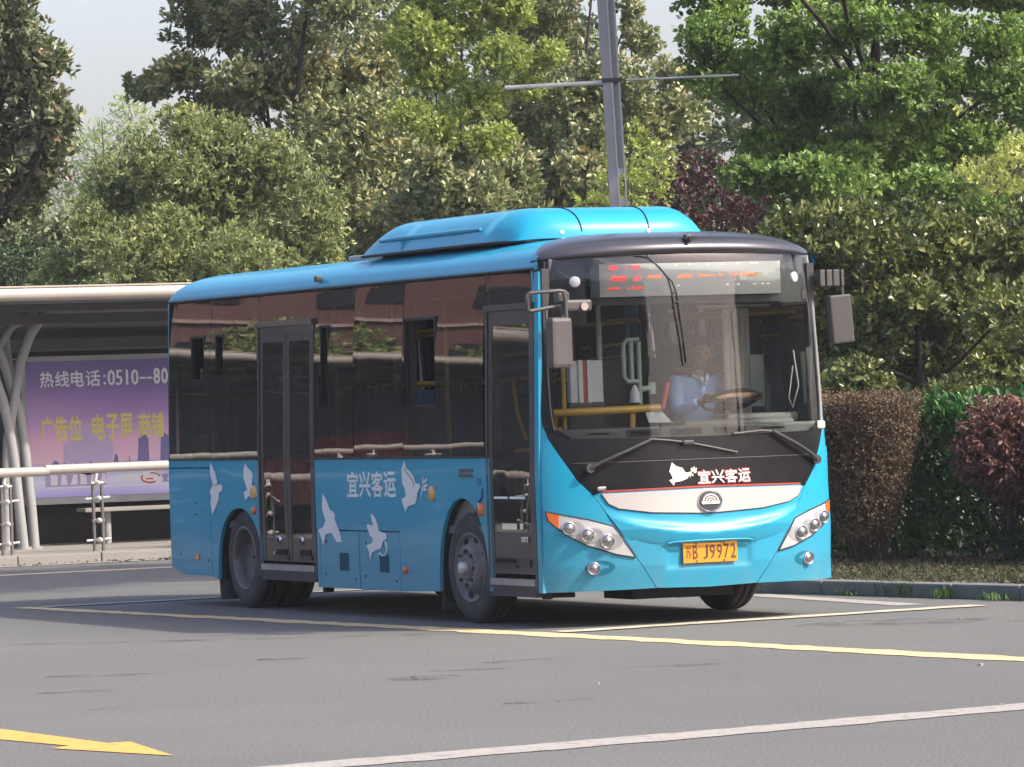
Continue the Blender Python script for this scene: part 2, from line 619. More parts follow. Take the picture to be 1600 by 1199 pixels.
ASPH = mat('asphalt', (0.134, 0.136, 0.122), 0.88, spec=0.3, var=0.10, scale=0.22, fine=0.34, fscale=48.0, bump=0.004, bscale=70, dirt=(0.10, 0.097, 0.094), dirt_amt=0.25)
SOIL = mat('bed_soil', (0.050, 0.042, 0.028), 0.95, var=0.25, scale=1.5, fine=0.4, fscale=30, bump=0.02, bscale=18)
LAWN = mat('lawn_ground', (0.05, 0.075, 0.025), 0.95, var=0.3, scale=0.6, fine=0.3, fscale=25)
PAVE = mat('platform_paving', (0.25, 0.24, 0.21), 0.85, var=0.08, scale=0.6, fine=0.15, fscale=35)
KERBL = mat('kerb_granite', (0.25, 0.235, 0.205), 0.85, var=0.12, scale=1.2, fine=0.18, fscale=60)
KERBD = mat('kerb_concrete', (0.16, 0.165, 0.16), 0.9, var=0.18, scale=1.4, fine=0.25, fscale=60, dirt=(0.09, 0.09, 0.085), dirt_amt=0.5)

def paint(name, c, wear):
    m = mat(name, c, 0.8, var=0.06, scale=0.9, fine=0.14, fscale=40)
    t = m.node_tree
    n, l = t.nodes, t.links
    b = n['Principled BSDF']
    src = b.inputs['Base Color'].links[0].from_socket
    tc = n['Texture Coordinate']
    nz = n.new('ShaderNodeTexNoise'); nz.inputs['Scale'].default_value = 9.0; nz.inputs['Detail'].default_value = 9.0
    nz.inputs['Roughness'].default_value = 0.75
    l.new(tc.outputs['Object'], nz.inputs['Vector'])
    mr = n.new('ShaderNodeMapRange')
    mr.inputs['From Min'].default_value = 0.52; mr.inputs['From Max'].default_value = 0.66
    mr.inputs['To Max'].default_value = wear
    l.new(nz.outputs['Fac'], mr.inputs['Value'])
    mx = n.new('ShaderNodeMix'); mx.data_type = 'RGBA'
    l.new(mr.outputs['Result'], mx.inputs['Factor'])
    l.new(src, mx.inputs['A'])
    mx.inputs['B'].default_value = (0.11, 0.10, 0.095, 1)
    l.new(mx.outputs['Result'], b.inputs['Base Color'])
    return m
LINE_Y = paint('line_pale_yellow', (0.58, 0.46, 0.24), 0.75)
LINE_C = paint('line_cream', (0.50, 0.45, 0.32), 0.8)
LINE_W = paint('line_white', (0.33, 0.31, 0.27), 0.85)
ARROW_Y = paint('arrow_yellow', (0.60, 0.34, 0.07), 0.6)

# ---------------------------------------------------------------- ground
def sheet(name, poly, z, m, kind='structure'):
    me = bpy.data.meshes.new(name)
    me.from_pydata([(x, y, z) for x, y in poly], [], [tuple(range(len(poly)))])
    o = link(name, me, m)
    o['kind'] = kind
    if me.polygons[0].normal.z < 0: me.flip_normals()
    return o

sheet('road', [(-500, -500), (700, -500), (700, 900), (-500, 900)], 0.0, ASPH)

def ragged(poly_a, poly_b, n=60, amp=0.012, seed=0):
    """A painted band between two edges, its borders uneven as laid paint is."""
    rnd = random.Random(seed)
    def along(pl, t):
        L = [0]
        for i in range(len(pl) - 1): L.append(L[-1] + math.dist(pl[i], pl[i + 1]))
        s = t * L[-1]
        for i in range(len(pl) - 1):
            if s <= L[i + 1] + 1e-9:
                k = (s - L[i]) / max(1e-9, L[i + 1] - L[i])
                return (pl[i][0] + (pl[i + 1][0] - pl[i][0]) * k, pl[i][1] + (pl[i + 1][1] - pl[i][1]) * k)
        return pl[-1]
    A = [along(poly_a, i / n) for i in range(n + 1)]
    B = [along(poly_b, i / n) for i in range(n + 1)]
    j = lambda p: (p[0] + rnd.uniform(-amp, amp), p[1] + rnd.uniform(-amp, amp))
    return [j(p) for p in A], [j(p) for p in B]

def band(name, ea, eb, z, m, seed=0, amp=0.012, n=60):
    A, B = ragged(ea, eb, n, amp, seed)
    vs = [(x, y, z) for x, y in A] + [(x, y, z) for x, y in B]
    k = len(A)
    fs = [(i, i + 1, k + i + 1, k + i) for i in range(k - 1)]
    me = bpy.data.meshes.new(name)
    me.from_pydata(vs, [], fs)
    o = link(name, me, m)
    if me.polygons[0].normal.z < 0: me.flip_normals()
    o['kind'] = 'structure'
    return o

def line_band(name, p, q, w0, w1, z, m, seed=0, amp=0.012):
    d = Vector((q[0] - p[0], q[1] - p[1])).normalized()
    s = Vector((-d.y, d.x))
    return band(name, [(p[0] + s.x * w0 / 2, p[1] + s.y * w0 / 2), (q[0] + s.x * w1 / 2, q[1] + s.y * w1 / 2)],
                [(p[0] - s.x * w0 / 2, p[1] - s.y * w0 / 2), (q[0] - s.x * w1 / 2, q[1] - s.y * w1 / 2)], z, m, seed, amp,
                n=max(20, int(math.dist(p, q) * 5)))

line_band('bay_line', (-1.16, 8.75), (0.37, -9.35), 0.20, 0.35, 0.004, LINE_Y, 1, .035)
line_band('bay_line', (-0.16, -0.50), (3.62, -0.05), 0.26, 0.24, 0.008, LINE_C, 2, .03)
line_band('bay_line', (-1.02, 8.55), (5.2, 9.1), 0.24, 0.20, 0.008, LINE_W, 3)
line_band('bay_line', (3.62, 3.7), (3.40, 0.6), 0.24, 0.24, 0.004, LINE_W, 4)
line_band('bay_line', (3.64, 3.9), (3.0, 8.8), 0.24, 0.20, 0.004, LINE_W, 5)
line_band('lane_line', (-30, 16.3), (14, 17.9), 0.34, 0.34, 0.004, LINE_C, 6, 0.02)
band('lane_line', [(-9.2, -11.42), (-6.39, -10.95), (-4.06, -10.58), (-1.93, -10.16), (1.5, -9.55)],
     [(-9.4, -11.9), (-6.55, -11.38), (-4.26, -11.02), (-2.20, -10.60), (1.3, -10.0)], 0.004, LINE_W, 7, 0.024, 80)
sheet('road_arrow', [(-6.88, -5.2), (-6.74, -5.2), (-6.62, -8.79), (-6.50, -8.80), (-6.69, -9.95), (-6.97, -8.92), (-6.84, -8.80), (-6.98, -7.8), (-7.04, -5.2)], 0.004, ARROW_Y)

# worn marks, oil and tyre traces lying on the asphalt
STAIN = mat('tyre_trace', (0.085, 0.082, 0.080), 0.85, var=0.25, scale=5, fine=0.3, fscale=40)
def stain_mat():
    m = STAIN
    t = m.node_tree; n, l = t.nodes, t.links
    b = n['Principled BSDF']
    tc = n['Texture Coordinate']
    nz = n.new('ShaderNodeTexNoise'); nz.inputs['Scale'].default_value = 3.5; nz.inputs['Detail'].default_value = 8
    l.new(tc.outputs['Object'], nz.inputs['Vector'])
    mr = n.new('ShaderNodeMapRange'); mr.inputs['From Min'].default_value = 0.42; mr.inputs['From Max'].default_value = 0.68
    mr.inputs['To Max'].default_value = 0.40
    l.new(nz.outputs['Fac'], mr.inputs['Value'])
    l.new(mr.outputs['Result'], b.inputs['Alpha'])
stain_mat()
rnd = random.Random(5)
def trace(pts, wd, z):
    ea, eb = [], []
    for i, p in enumerate(pts):
        q = pts[min(i + 1, len(pts) - 1)]; o = pts[max(i - 1, 0)]
        d = Vector((q[0] - o[0], q[1] - o[1])).normalized()
        k = wd * (0.25 + 0.75 * math.sin(PI * (i + .3) / (len(pts) - .4)))
        ea.append((p[0] - d.y * k / 2, p[1] + d.x * k / 2)); eb.append((p[0] + d.y * k / 2, p[1] - d.x * k / 2))
    return band('tyre_trace', ea, eb, z, STAIN, rnd.randint(0, 999), 0.02, 40)
def arc(c, r, a0, a1, n=14): return [(c[0] + r * math.cos(R(a0 + (a1 - a0) * i / n)), c[1] + r * math.sin(R(a0 + (a1 - a0) * i / n))) for i in range(n + 1)]
trace([(-4.6, 3.0), (-3.4, 2.05), (-2.2, 1.15), (-1.2, 0.5), (-0.2, -0.2)], 0.30, 0.002)
trace([(-4.75, -2.4), (-4.45, -2.6), (-4.1, -2.85)], 0.40, 0.002)
for (x, y, L, wd, a) in [(-3.15, -4.9, .5, .5, -20), (-2.6, -4.3, .5, .25, -15), (-1.9, -3.7, .5, .3, 5), (-2.9, -1.9, .4, .3, 10), (-3.6, -7.7, .5, .35, 0),
                         (-1.5, -5.2, .7, .3, -25), (2.0, -1.7, 1.5, 1.1, -15), (2.9, -2.5, .8, .5, -20), (1.3, -7.4, 1.3, .8, -20),
                         (-5.2, -4.2, .5, .3, 0), (-5.6, -6.0, .3, .2, 30)]:
    c, s = math.cos(R(a)), math.sin(R(a))
    trace([(x + c * L * (i / 5 - .5) + rnd.uniform(-.03, .03), y + s * L * (i / 5 - .5) + rnd.uniform(-.05, .05)) for i in range(6)], wd, 0.002)
pb = MB()
for i in range(14):
    x, y = rnd.uniform(-7.5, 3.2), rnd.uniform(-11, 1.5)
    if -0.4 < x: y = rnd.uniform(-9, -1.2)
    s = rnd.uniform(.006, .016)
    pb.box((x, y, s * .4), (s * 1.6, s * 1.3, s), rot=Matrix.Rotation(rnd.uniform(0, 3), 3, 'Z'))
pb.build('loose_grit', mat('grit', (0.34, 0.33, 0.30), 0.9), kind='stuff')

# ---------------------------------------------------------------- shelter platform (far side of the lane)
sheet('platform', [(-60, 20.62), (60, 20.62), (60, 29.0), (-60, 29.0)], 0.108, PAVE)
sheet('lawn', [(-60, 29.0), (60, 29.0), (200, 400), (-200, 400)], 0.09, LAWN)
def kerb(name, P, Q, depth, h, stone, m, gap=0.012, nmax=200, label=None, seed=0, z0=0.0):
    rnd = random.Random(seed)
    d = Vector((Q[0] - P[0], Q[1] - P[1], 0)); L = d.length; d.normalize()
    s = Vector((-d.y, d.x, 0))
    root = thing(name, (P[0], P[1], 0), label[0], label[1])
    n = int(L / stone)
    me = {}
    for i in range(n):
        if i % 4 == 0 or True:
            key = i % 3
            if key not in me:
                b = MB(); b.box((0, 0, 0), (stone - gap, depth, h), bev=0.012)
                me[key] = b.mesh('kerb_stone')
                me[key].materials.append(m)
            o = bpy.data.objects.new('kerb_stone', me[key]); COL.objects.link(o)
            o.parent = root
            c = d * (stone * (i + .5)) + s * (depth / 2)
            o.location = (c.x, c.y, z0 + h / 2 + rnd.uniform(-.004, .003))
            o.rotation_euler = (rnd.uniform(-.01, .01), rnd.uniform(-.004, .004), math.atan2(d.y, d.x) + rnd.uniform(-.004, .004))
    return root
kerb('platform_kerb', (-36, 20.45), (24, 20.45), 0.20, 0.115, 1.02, KERBL, label=('long pale granite kerb along the front of the bus shelter platform', 'kerb'), seed=2)
line_band('gutter_strip', (-40, 20.28), (40, 20.28), 0.30, 0.30, 0.006, paint('gutter_pale', (0.33, 0.31, 0.27), 0.4), 12, 0.01)

# ---------------------------------------------------------------- planting bed on the far side of the bus
BEDP = [(5.2, -30.0), (4.26, 0.4), (3.84, 4.0), (3.60, 7.0), (3.55, 9.5), (4.4, 13.0), (6.5, 15.5), (70, 15.5), (70, -30)]
def inset(poly): return [(x + (.22 if x < 20 else 0), y) for x, y in poly]
sheet('planting_bed', inset(BEDP), 0.105, SOIL)
kr = thing('bed_kerb', (4.40, 0.5, 0), 'low dark concrete kerb round the planting bed behind the bus', 'kerb')
for i in range(6):
    P, Q = BEDP[i], BEDP[i + 1]
    d = Vector((Q[0] - P[0], Q[1] - P[1], 0)); L = d.length; d.normalize()
    s = Vector((d.y, -d.x, 0))
    n = max(1, round(L / 1.0)); st = L / n
    for k in range(n):
        c = Vector((P[0], P[1], 0)) + d * (st * (k + .5)) + s * 0.11
        b = MB(); b.box((c.x, c.y, 0.058 + rnd.uniform(-.004, .004)), (st - .012, 0.22, 0.125), rot=Matrix.Rotation(math.atan2(d.y, d.x) + rnd.uniform(-.004, .004), 3, 'Z'), bev=.015)
        b.build('kerb_stone', KERBD, kr)

# ================================================================= the bus (front at y = 0, door side at x = 0)
BW, BL = 2.43, 8.0
def XS(z): return 0.055 * max(0.0, (z - 1.2)) / 1.7
def rake(z): return float(np.interp(z, [.25, .45, .62, .72, .78, 1.0, 1.2, 2.6, 2.75, 2.95], [.05, .0, -.015, -.022, -.012, .0, .01, .09, .12, .22]))
def YF(x, z):
    u = min(1.0, abs((x - BW / 2) / (BW / 2 - XS(z))))
    return .10 - .36 * (1 - u ** 2.6) ** .77 + rake(z)
def fm(x, z, d): return Vector((x, YF(x, z) + d, z))
def fm_off(o): return lambda x, z, d: Vector((x, YF(x, z) + d - o, z))
def sm(y, z, d): return Vector((XS(z) + d, y, z))
def sm_off(o): return lambda y, z, d: Vector((XS(z) + d - o, y, z))
def sml(y, z, d): return Vector((BW - XS(z) - d, y, z))
GX = sorted([BW / 2 * (1 - math.cos(PI * i / 44)) for i in range(45)])
GZ = [0.2 + 0.05 * i for i in range(60)]
GY = [0.4 * i for i in range(21)]
GZS = [1.2, 1.5, 1.9, 2.3, 2.6]

bus = thing('bus', (BW / 2, 4.0, 0), 'sky blue city bus with white doves on its side and a yellow number plate', 'bus')

def sp(name, poly, m=BLUE, off=0.0, thick=0.03, par=None, label=None):
    o = surface_panel(name, poly, sm_off(off), GY, GZS, thick, m, par or bus, (-1, 0, 0))
    if label: o['label'] = label
    return o
def fp(name, poly, m=BLUE, off=0.0, thick=0.03, par=None, gx=None, gz=None):
    return surface_panel(name, poly, fm_off(off), gx or GX, gz or GZ, thick, m, par or bus, (0, -1, 0))
def mirror(poly): return [(BW - x, z) for x, z in poly][::-1]
def rect(a0, b0, a1, b1): return [(a0, b0), (a1, b0), (a1, b1), (a0, b1)]
def archpts(c, z0, r, top, n=18):
    out = []
    for i in range(n + 1):
        t = PI * i / n
        out.append((c - r * math.cos(t), z0 + (top - z0) * math.sin(t) ** 0.8))
    return out

# --- lower side panels, door side
rear_hatch = sp('engine_hatch', [(6.965, .265), (7.64, .265), (7.84, .31), (7.95, .33), (7.95, 1.205), (6.965, 1.205)])
sp('side_panel', rect(6.955, 1.215, 7.95, 1.275))
sp('side_panel', [(6.955, .262), (6.955, 1.275), (5.80, 1.275), (5.74, .24)] + [p for p in archpts(6.275, .24, .535, .865)])
fa = archpts(1.535, .24, .475, .968)
sp('side_panel', [(1.008, .262), (1.06, .262)] + fa + [(2.77, .222), (2.77, .70), (4.445, .70), (4.52, .70), (4.52, 1.275), (1.008, 1.275)])
sp('side_panel', [(4.452, .222), (4.52, .222), (4.52, .692), (4.452, .692)])
h1 = sp('service_hatch', rect(3.622, .222, 4.444, .690))
h2 = sp('service_hatch', rect(2.780, .222, 3.606, .690))
for h, y0 in ((h1, 3.98), (h2, 3.14)):
    g = MB()
    for k in range(7):
        g.box((-.003, y0 - .13 + .028 * k, .44), (.010, .010, .145))
    g.build_each('vent_slat', MATS['vent_blue'] if 'vent_blue' in MATS else mat('vent_blue', (.010, .10, .16), .5), h)
    b = MB()
    for yy, zz in ((y0 + .36, .33), (y0 - .28, .30), (y0 + .33, .60)):
        b.disc((.002, yy, zz), (-1, 0, 0), .012, .006, 10)
    b.build_each('hatch_screw', DGREY, h)
b = MB()
b.disc((.002, 7.31, .90), (-1, 0, 0), .011, .006, 10); b.box((0, 7.33, .80), (.008, .09, .008))
b.disc((.002, 7.05, .40), (-1, 0, 0), .012, .006, 10); b.disc((.002, 7.72, .45), (-1, 0, 0), .010, .006, 10)
b.build_each('hatch_lock', DGREY, rear_hatch)
b = MB(); b.box((-.004, 7.30, .43), (.012, .085, .05), bev=.004); b.build('hatch_latch', AMBER, rear_hatch)['label'] = 'small orange latch low on the rear hatch'
# corner pillar strip between the front door and the front face
sp('corner_pillar', rect(.10, .265, .175, 2.66))
# opposite side
surface_panel('side_panel', rect(.10, .27, 7.95, 1.275), sml, GY, GZS, .03, BLUE, bus, (1, 0, 0))
# rear corner posts and rear face
def rear_corner(sgn, z0, z1, m=BLUE):
    us = [i / 8 for i in range(9)]
    def f(u, z):
        a = u * PI / 2
        x = XS(z) + .11 * (1 - math.cos(a)); y = 7.95 + .11 * math.sin(a)
        return (x if sgn < 0 else BW - x, y, z)
    return grid_surface('rear_corner', f, us, [z0 + (z1 - z0) * i / 12 for i in range(13)], m, bus)
rear_corner(-1, .33, 2.70); rear_corner(1, .33, 2.70)
b = MB(); b.box((BW / 2, 8.04, .82), (BW - .22, .03, .98)); b.build('rear_panel', BLUE, bus)
b = MB(); b.box((BW / 2, 8.035, 1.98), (BW - .34, .02, 1.30)); b.build('rear_window', BLACKP, bus)
b = MB(); b.box((BW / 2, 8.06, .40), (BW - .3, .06, .24), bev=.03); b.build('rear_bumper', BLUE, bus)

# --- roof
def roof_sec(u):
    a = abs(u)
    k = 1 - (1 - a ** 3.2) ** (1 / 2.6)
    x = BW / 2 + (1 if u > 0 else -1) * a * (BW / 2 - XS(2.69) + .003)
    z = 2.675 + .265 * (1 - a ** 3.4) ** (1 / 2.2)
    return x, z
RU = [math.sin(PI / 2 * (i / 24 - 1)) for i in range(49)]
RVv = [.36 + .5 * i for i in range(15)] + [7.74 + .32 * math.sin(PI / 2 * i / 9) for i in range(10)]
def roof_f(u, y):
    x, z = roof_sec(u)
    if y < .86:
        y0 = .47 - .37 * abs(u) ** 7
        y = y0 + (y - .36) / .5 * (.86 - y0)
    if y > 7.74:
        q = min(1, (y - 7.74) / .32)
        drop = 1 - math.sqrt(max(0, 1 - q ** 3.0))
        z -= drop * (z - 2.66) * .95
        x += (BW / 2 - x) * .05 * drop
    return (x, y, z)
grid_surface('roof', roof_f, RU, RVv, BLUE, bus)
# dark visor wrapping the top of the front
def visor_f(u, t):
    x = BW / 2 + u * (BW / 2 - XS(2.76) + .004)
    au = min(1, abs(u))
    zl = 2.735 + .045 * (1 - au ** 2) + .006
    zr = 2.685 + .262 * (1 - au ** 3.4) ** (1 / 2.2) if au < 1 else 2.70
    zr = max(zr, zl + .002)
    yl = YF(x, zl) - .012
    yb = .52 - .41 * au ** 7
    if t < 0: return (x, yl + .03, zl - .012)
    a = t * PI / 2
    yy = yl + (yb - yl) * (1 - math.cos(a)) ** 1.15
    zz = zl + (zr - zl) * math.sin(a) ** .9
    return (x, yy, zz + .004)
VU = [math.sin(PI / 2 * (i / 28 - 1)) for i in range(57)]
vis = grid_surface('visor', visor_f, VU, [-1, 0] + [i / 14 for i in range(1, 15)], VISOR, bus)
b = MB(); b.box((1.20, -.10, 2.885), (.06, .06, .05), bev=.015); b.tube([(1.20, -.13, 2.88), (1.20, -.16, 2.87)], .016, 10)
b.tube([(1.20, -.08, 2.90), (1.30, -.10, 2.885)], .006, 6); b.build('visor_camera', DGREY, bus)
b = MB(); b.box((.045, 4.41, 2.765), (.06, .05, .05), bev=.012); b.build('roof_camera', DGREY, bus)['label'] = 'small dark camera on the roof edge'
b = MB(); b.tube([(.055, .3, 2.690), (.055, 7.95, 2.690)], .008, 6); b.build('gutter_trim', TRIM, bus)
b = MB(); b.box((.75, 4.42, 2.93), (.55, .75, .06), bev=.02); b.build('roof_hatch', mat('hatch_grey', (.34, .34, .32), .6), bus)
# roof pod: a long cover with a swept tail and a rounded nose
def pod_f(s, t):
    # s along (0 front .. 1 tail), t across (-1..1)
    y0, y1 = 1.06, 4.06
    ln = max(0.0, min(1.0, s))
    hh = .262 * (1 - (1 - min(1, ln / .16)) ** 2.6) ** (1 / 2.4) if ln < .16 else .262
    hh = hh if ln < .86 else .262 * max(0, 1 - ((ln - .86) / .14) ** 2.3) ** (1 / 2.1)
    hh = max(hh, .012)
    au = abs(t)
    wd = .90 - .10 * (1 - min(1, ln / .22)) ** 2
    prof = (1 - max(0, (au - .58) / .42) ** 2.0) ** .68 if au < 1 else 0
    x = BW / 2 - .03 + (1 if t > 0 else -1) * wd * (au ** .9)
    z = 2.905 + .025 + hh * prof
    y = y0 + (y1 - y0) * ln
    y += .10 * (1 - min(1, ln / .3)) * au ** 3
    return (x, y, z)
PS = sorted(set([.16 * (1 - math.cos(PI / 2 * i / 10)) for i in range(11)] + [.16 + .56 * i / 12 for i in range(13)] + [.72 + .14 * i / 4 for i in range(4)] + [.86 + .14 * math.sin(PI / 2 * i / 12) for i in range(13)]))
PT = [-1 + 2 * i / 48 for i in range(49)]
pod = grid_surface('roof_pod', pod_f, PS, PT, BLUE, bus)
b = MB()
for s_ in (.035,):
    pass
for t_ in (-.34, .30):
    pts = [Vector(pod_f(s, t_)) + Vector((0, -.002, .003)) for s in PS[1:16]]
    b.tube(pts, .005, 5)
b.build_each('pod_seam', TRIM, pod)
b = MB()
b.tube([Vector((XX, YY, 2.925)) for XX, YY in [(BW / 2 - .935, 4.02), (BW / 2 - .96, 2.8), (BW / 2 - .95, 1.8), (BW / 2 - .91, 1.35), (BW / 2 - .77, 1.14), (BW / 2 - .07, 1.06), (BW / 2 + .63, 1.14)]], .012, 6)
b.build('pod_skirt', TRIM, pod)
b = MB()
sidep = [pod_f(s, -.93) for s in (.22, .4, .6, .8, .9)]
b.tube([Vector(q) + Vector((-.012, 0, .0)) for q in sidep], [.012, .02, .02, .018, .01], 8)
b.build('pod_rib', BLUE, pod)
b = MB()
for xx, yy in ((.72, 1.09), (1.45, 1.07)):
    b.disc((xx, yy, 2.985), (0, -1, .3), .014, .012, 8)
b.build_each('pod_bolt', CHROME, pod)

# --- front face
cornerL = [(0.0, .268), (.30, .270), (.79, .276), (.622, .513), (.470, .751), (.325, .985), (.225, 1.10), (.116, 1.297), (.060, 1.416), (.034, 1.541), (.020, 1.75), (.016, 2.2), (.046, 2.66), (.0475, 2.70), (.0, 2.7)]
cornerL = [(max(x, XS(z) + .0005), z) for x, z in cornerL]
for i, pl in enumerate((cornerL, mirror(cornerL))):
    fp('corner_panel', pl)
# centre bumper with the rolled ledge above the plate
def bump(x, z):
    k = max(0.0, 1 - (abs(x - BW / 2) / .86) ** 4)
    zl = .668 + .105 * ((x - BW / 2) / .69) ** 2
    s = z - zl
    d = -.032 * math.exp(-(s / .045) ** 2) if s > 0 else -.032 * max(0, 1 + s / .11) ** .7 if s > -.11 else 0
    rec = .02 * (1 / (1 + math.exp((z - .612) / .004))) * (1 / (1 + math.exp(-(z - .425) / .012))) * (1 / (1 + math.exp((abs(x - BW / 2) - .355) / .006)))
    return k * d + rec
def fmb(x, z, d): return Vector((x, YF(x, z) + bump(x, z) + d, z))
centre = [(.331, .983), (.372, 1.000), (BW / 2, 1.010), (BW - .372, 1.000), (BW - .331, .983), (BW - .476, .751), (BW - .628, .513), (BW - .797, .277), (BW / 2, .266), (.797, .277), (.628, .513), (.476, .751)]
GZB = sorted(set([.27 + .02 * i for i in range(40)] + [.60, .606, .610, .614, .618, .624, .40, .415, .425, .435, .45]))
surface_panel('front_bumper', centre, fmb, [.3 + .036 * i for i in range(52)], GZB, .03, BLUE, bus, (0, -1, 0))
# black strip of the seams
b = MB()
for sg in (0, 1):
    pts = [(.794, .277), (.625, .513), (.473, .751), (.328, .984)]
    pts = [(BW - x if sg else x, z) for x, z in pts]
    for (x0, z0), (x1, z1) in zip(pts, pts[1:]):
        b.tube([fm(x0 + (x1 - x0) * k / 4, z0 + (z1 - z0) * k / 4, .004) for k in range(5)], .004, 5, caps=False)
b.build('panel_seam', TRIM, bus)
strip = [(.385, .992), (BW / 2, 1.003), (BW - .385, .992), (BW - .36, .982), (BW - .41, .918), (BW - .50, .880), (BW - .75, .842), (BW / 2, .820), (.75, .842), (.50, .880), (.43, .918)]
sil = fp('grille_strip', strip, SILVER, .012, .02, gz=[.8 + .03 * i for i in range(8)])
b = MB()
low = [(.385, .992), (.43, .918), (.50, .880), (.75, .842), (BW / 2, .820), (BW - .75, .842), (BW - .50, .880), (BW - .41, .918), (BW - .36, .982)]
for (x0, z0), (x1, z1) in zip(low, low[1:]):
    n_ = max(2, int(abs(x1 - x0) / .06))
    b.tube([fm(x0 + (x1 - x0) * k / n_, z0 + (z1 - z0) * k / n_, -.006) for k in range(n_ + 1)], .006, 5, caps=False)
b.build('strip_edging', DGREY, sil)
redl = fp('red_pinstripe', [(.372, 1.003), (BW / 2, 1.013), (BW - .372, 1.003), (BW - .372, 1.014), (BW / 2, 1.026), (.372, 1.014)], REDD, .006, .01)
# maker's emblem: a dished disc with three arches
em = MB()
cx, cz = 1.222, .906
def emf(r, a, d): return fm(cx + r * math.cos(a), cz + r * math.sin(a) * .82, -.014 - d)
for k in range(24):
    a0, a1 = 2 * PI * k / 24, 2 * PI * (k + 1) / 24
    em.add([emf(.104, a0, 0), emf(.104, a1, 0), emf(.098, a1, .014), emf(.098, a0, .014)], [(0, 1, 2, 3)], 0, True)
    em.add([emf(.098, a0, .014), emf(.098, a1, .014), emf(.088, a1, .006), emf(.088, a0, .006)], [(0, 1, 2, 3)], 0, True)
    em.add([emf(.088, a0, .006), emf(.088, a1, .006), emf(0, 0, .010)], [(0, 1, 2)], 1)
for r0, r1 in ((.070, .054), (.046, .032), (.024, .010)):
    for k in range(14):
        a0, a1 = PI * k / 14, PI * (k + 1) / 14
        em.add([emf(r0, a0, .018), emf(r0, a1, .018), emf(r1, a1, .018), emf(r1, a0, .018)], [(0, 1, 2, 3)], 0)
        em.add([emf(r0, a0, .018), emf(r0, a1, .018), emf(r0, a1, .006), emf(r0, a0, .006)], [(0, 1, 2, 3)], 0)
em.add([emf(.080, PI, .014), emf(.080, 0, .014), emf(.075, -.35, .014), emf(.075, PI + .35, .014)], [(0, 1, 2, 3)], 0)
em.build('emblem', [CHROME, DGREY], sil)

# black mask under the windscreen
maskp = [(.374, 1.016), (BW / 2, 1.028), (BW - .374, 1.016), (BW - .331, .987), (BW - .230, 1.10), (BW - .120, 1.297), (BW - .064, 1.416), (BW - .042, 1.49), (BW - .20, 1.405), (BW / 2, 1.392), (.20, 1.405), (.042, 1.49), (.064, 1.416), (.120, 1.297), (.230, 1.10), (.331, .987)]
mask = fp('front_mask', maskp, BLACKP, .002, .02)
b = MB()
b.tube([fm(.2 + (BW - .4) * k / 20, 1.222, -.003) for k in range(21)], .005, 5)
b.build('mask_seam', DGREY, mask)
# windscreen and its dark border
def inb(x0, z0, x1, z1): return [(x0, z0), (x1, z0), (x1, z1), (x0, z1)]
wind = [(.200, 1.405), (BW / 2, 1.392), (BW - .200, 1.405), (BW - .080, 1.47), (BW - .066, 1.7), (BW - .070, 2.2), (BW - .095, 2.735), (BW - .4, 2.752), (BW / 2, 2.765), (.4, 2.752), (.095, 2.735), (.070, 2.2), (.066, 1.7), (.080, 1.47)]
ws = fp('windscreen', wind, GLASS_FRONT, .004, .008)
for mirr in (0, 1):
    pl = [(.036, 1.50), (.20, 1.405), (.20, 1.418), (.105, 1.49), (.090, 1.7), (.090, 2.2), (.108, 2.74), (.054, 2.735), (.040, 2.2), (.030, 1.7)]
    pl = [(max(x, XS(z) + .012), z) for x, z in pl]
    fp('windscreen_border', mirror(pl) if mirr else pl, BLACKP, .006, .02)
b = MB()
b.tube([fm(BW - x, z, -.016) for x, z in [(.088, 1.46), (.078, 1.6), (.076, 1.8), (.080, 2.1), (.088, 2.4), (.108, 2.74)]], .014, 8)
b.build('windscreen_edge_strip', mat('edge_sky_glint', (.26, .26, .26), .35, coat=.3), bus)  # pale strip paints the sky's reflection along the curved glass edge
b = MB()
b.tube([fm(x, z, -.010) for x, z in [(.098, 1.47), (.085, 1.6), (.082, 1.8), (.085, 2.1), (.092, 2.4), (.112, 2.73)]], .009, 8)
b.build('windscreen_edge_strip', TRIM, bus)
b = MB(); b.box((BW - .10, YF(BW - .10, 1.45) - .02, 1.445), (.07, .04, .06), bev=.015); b.build('trim_cap', CREAM, bus)

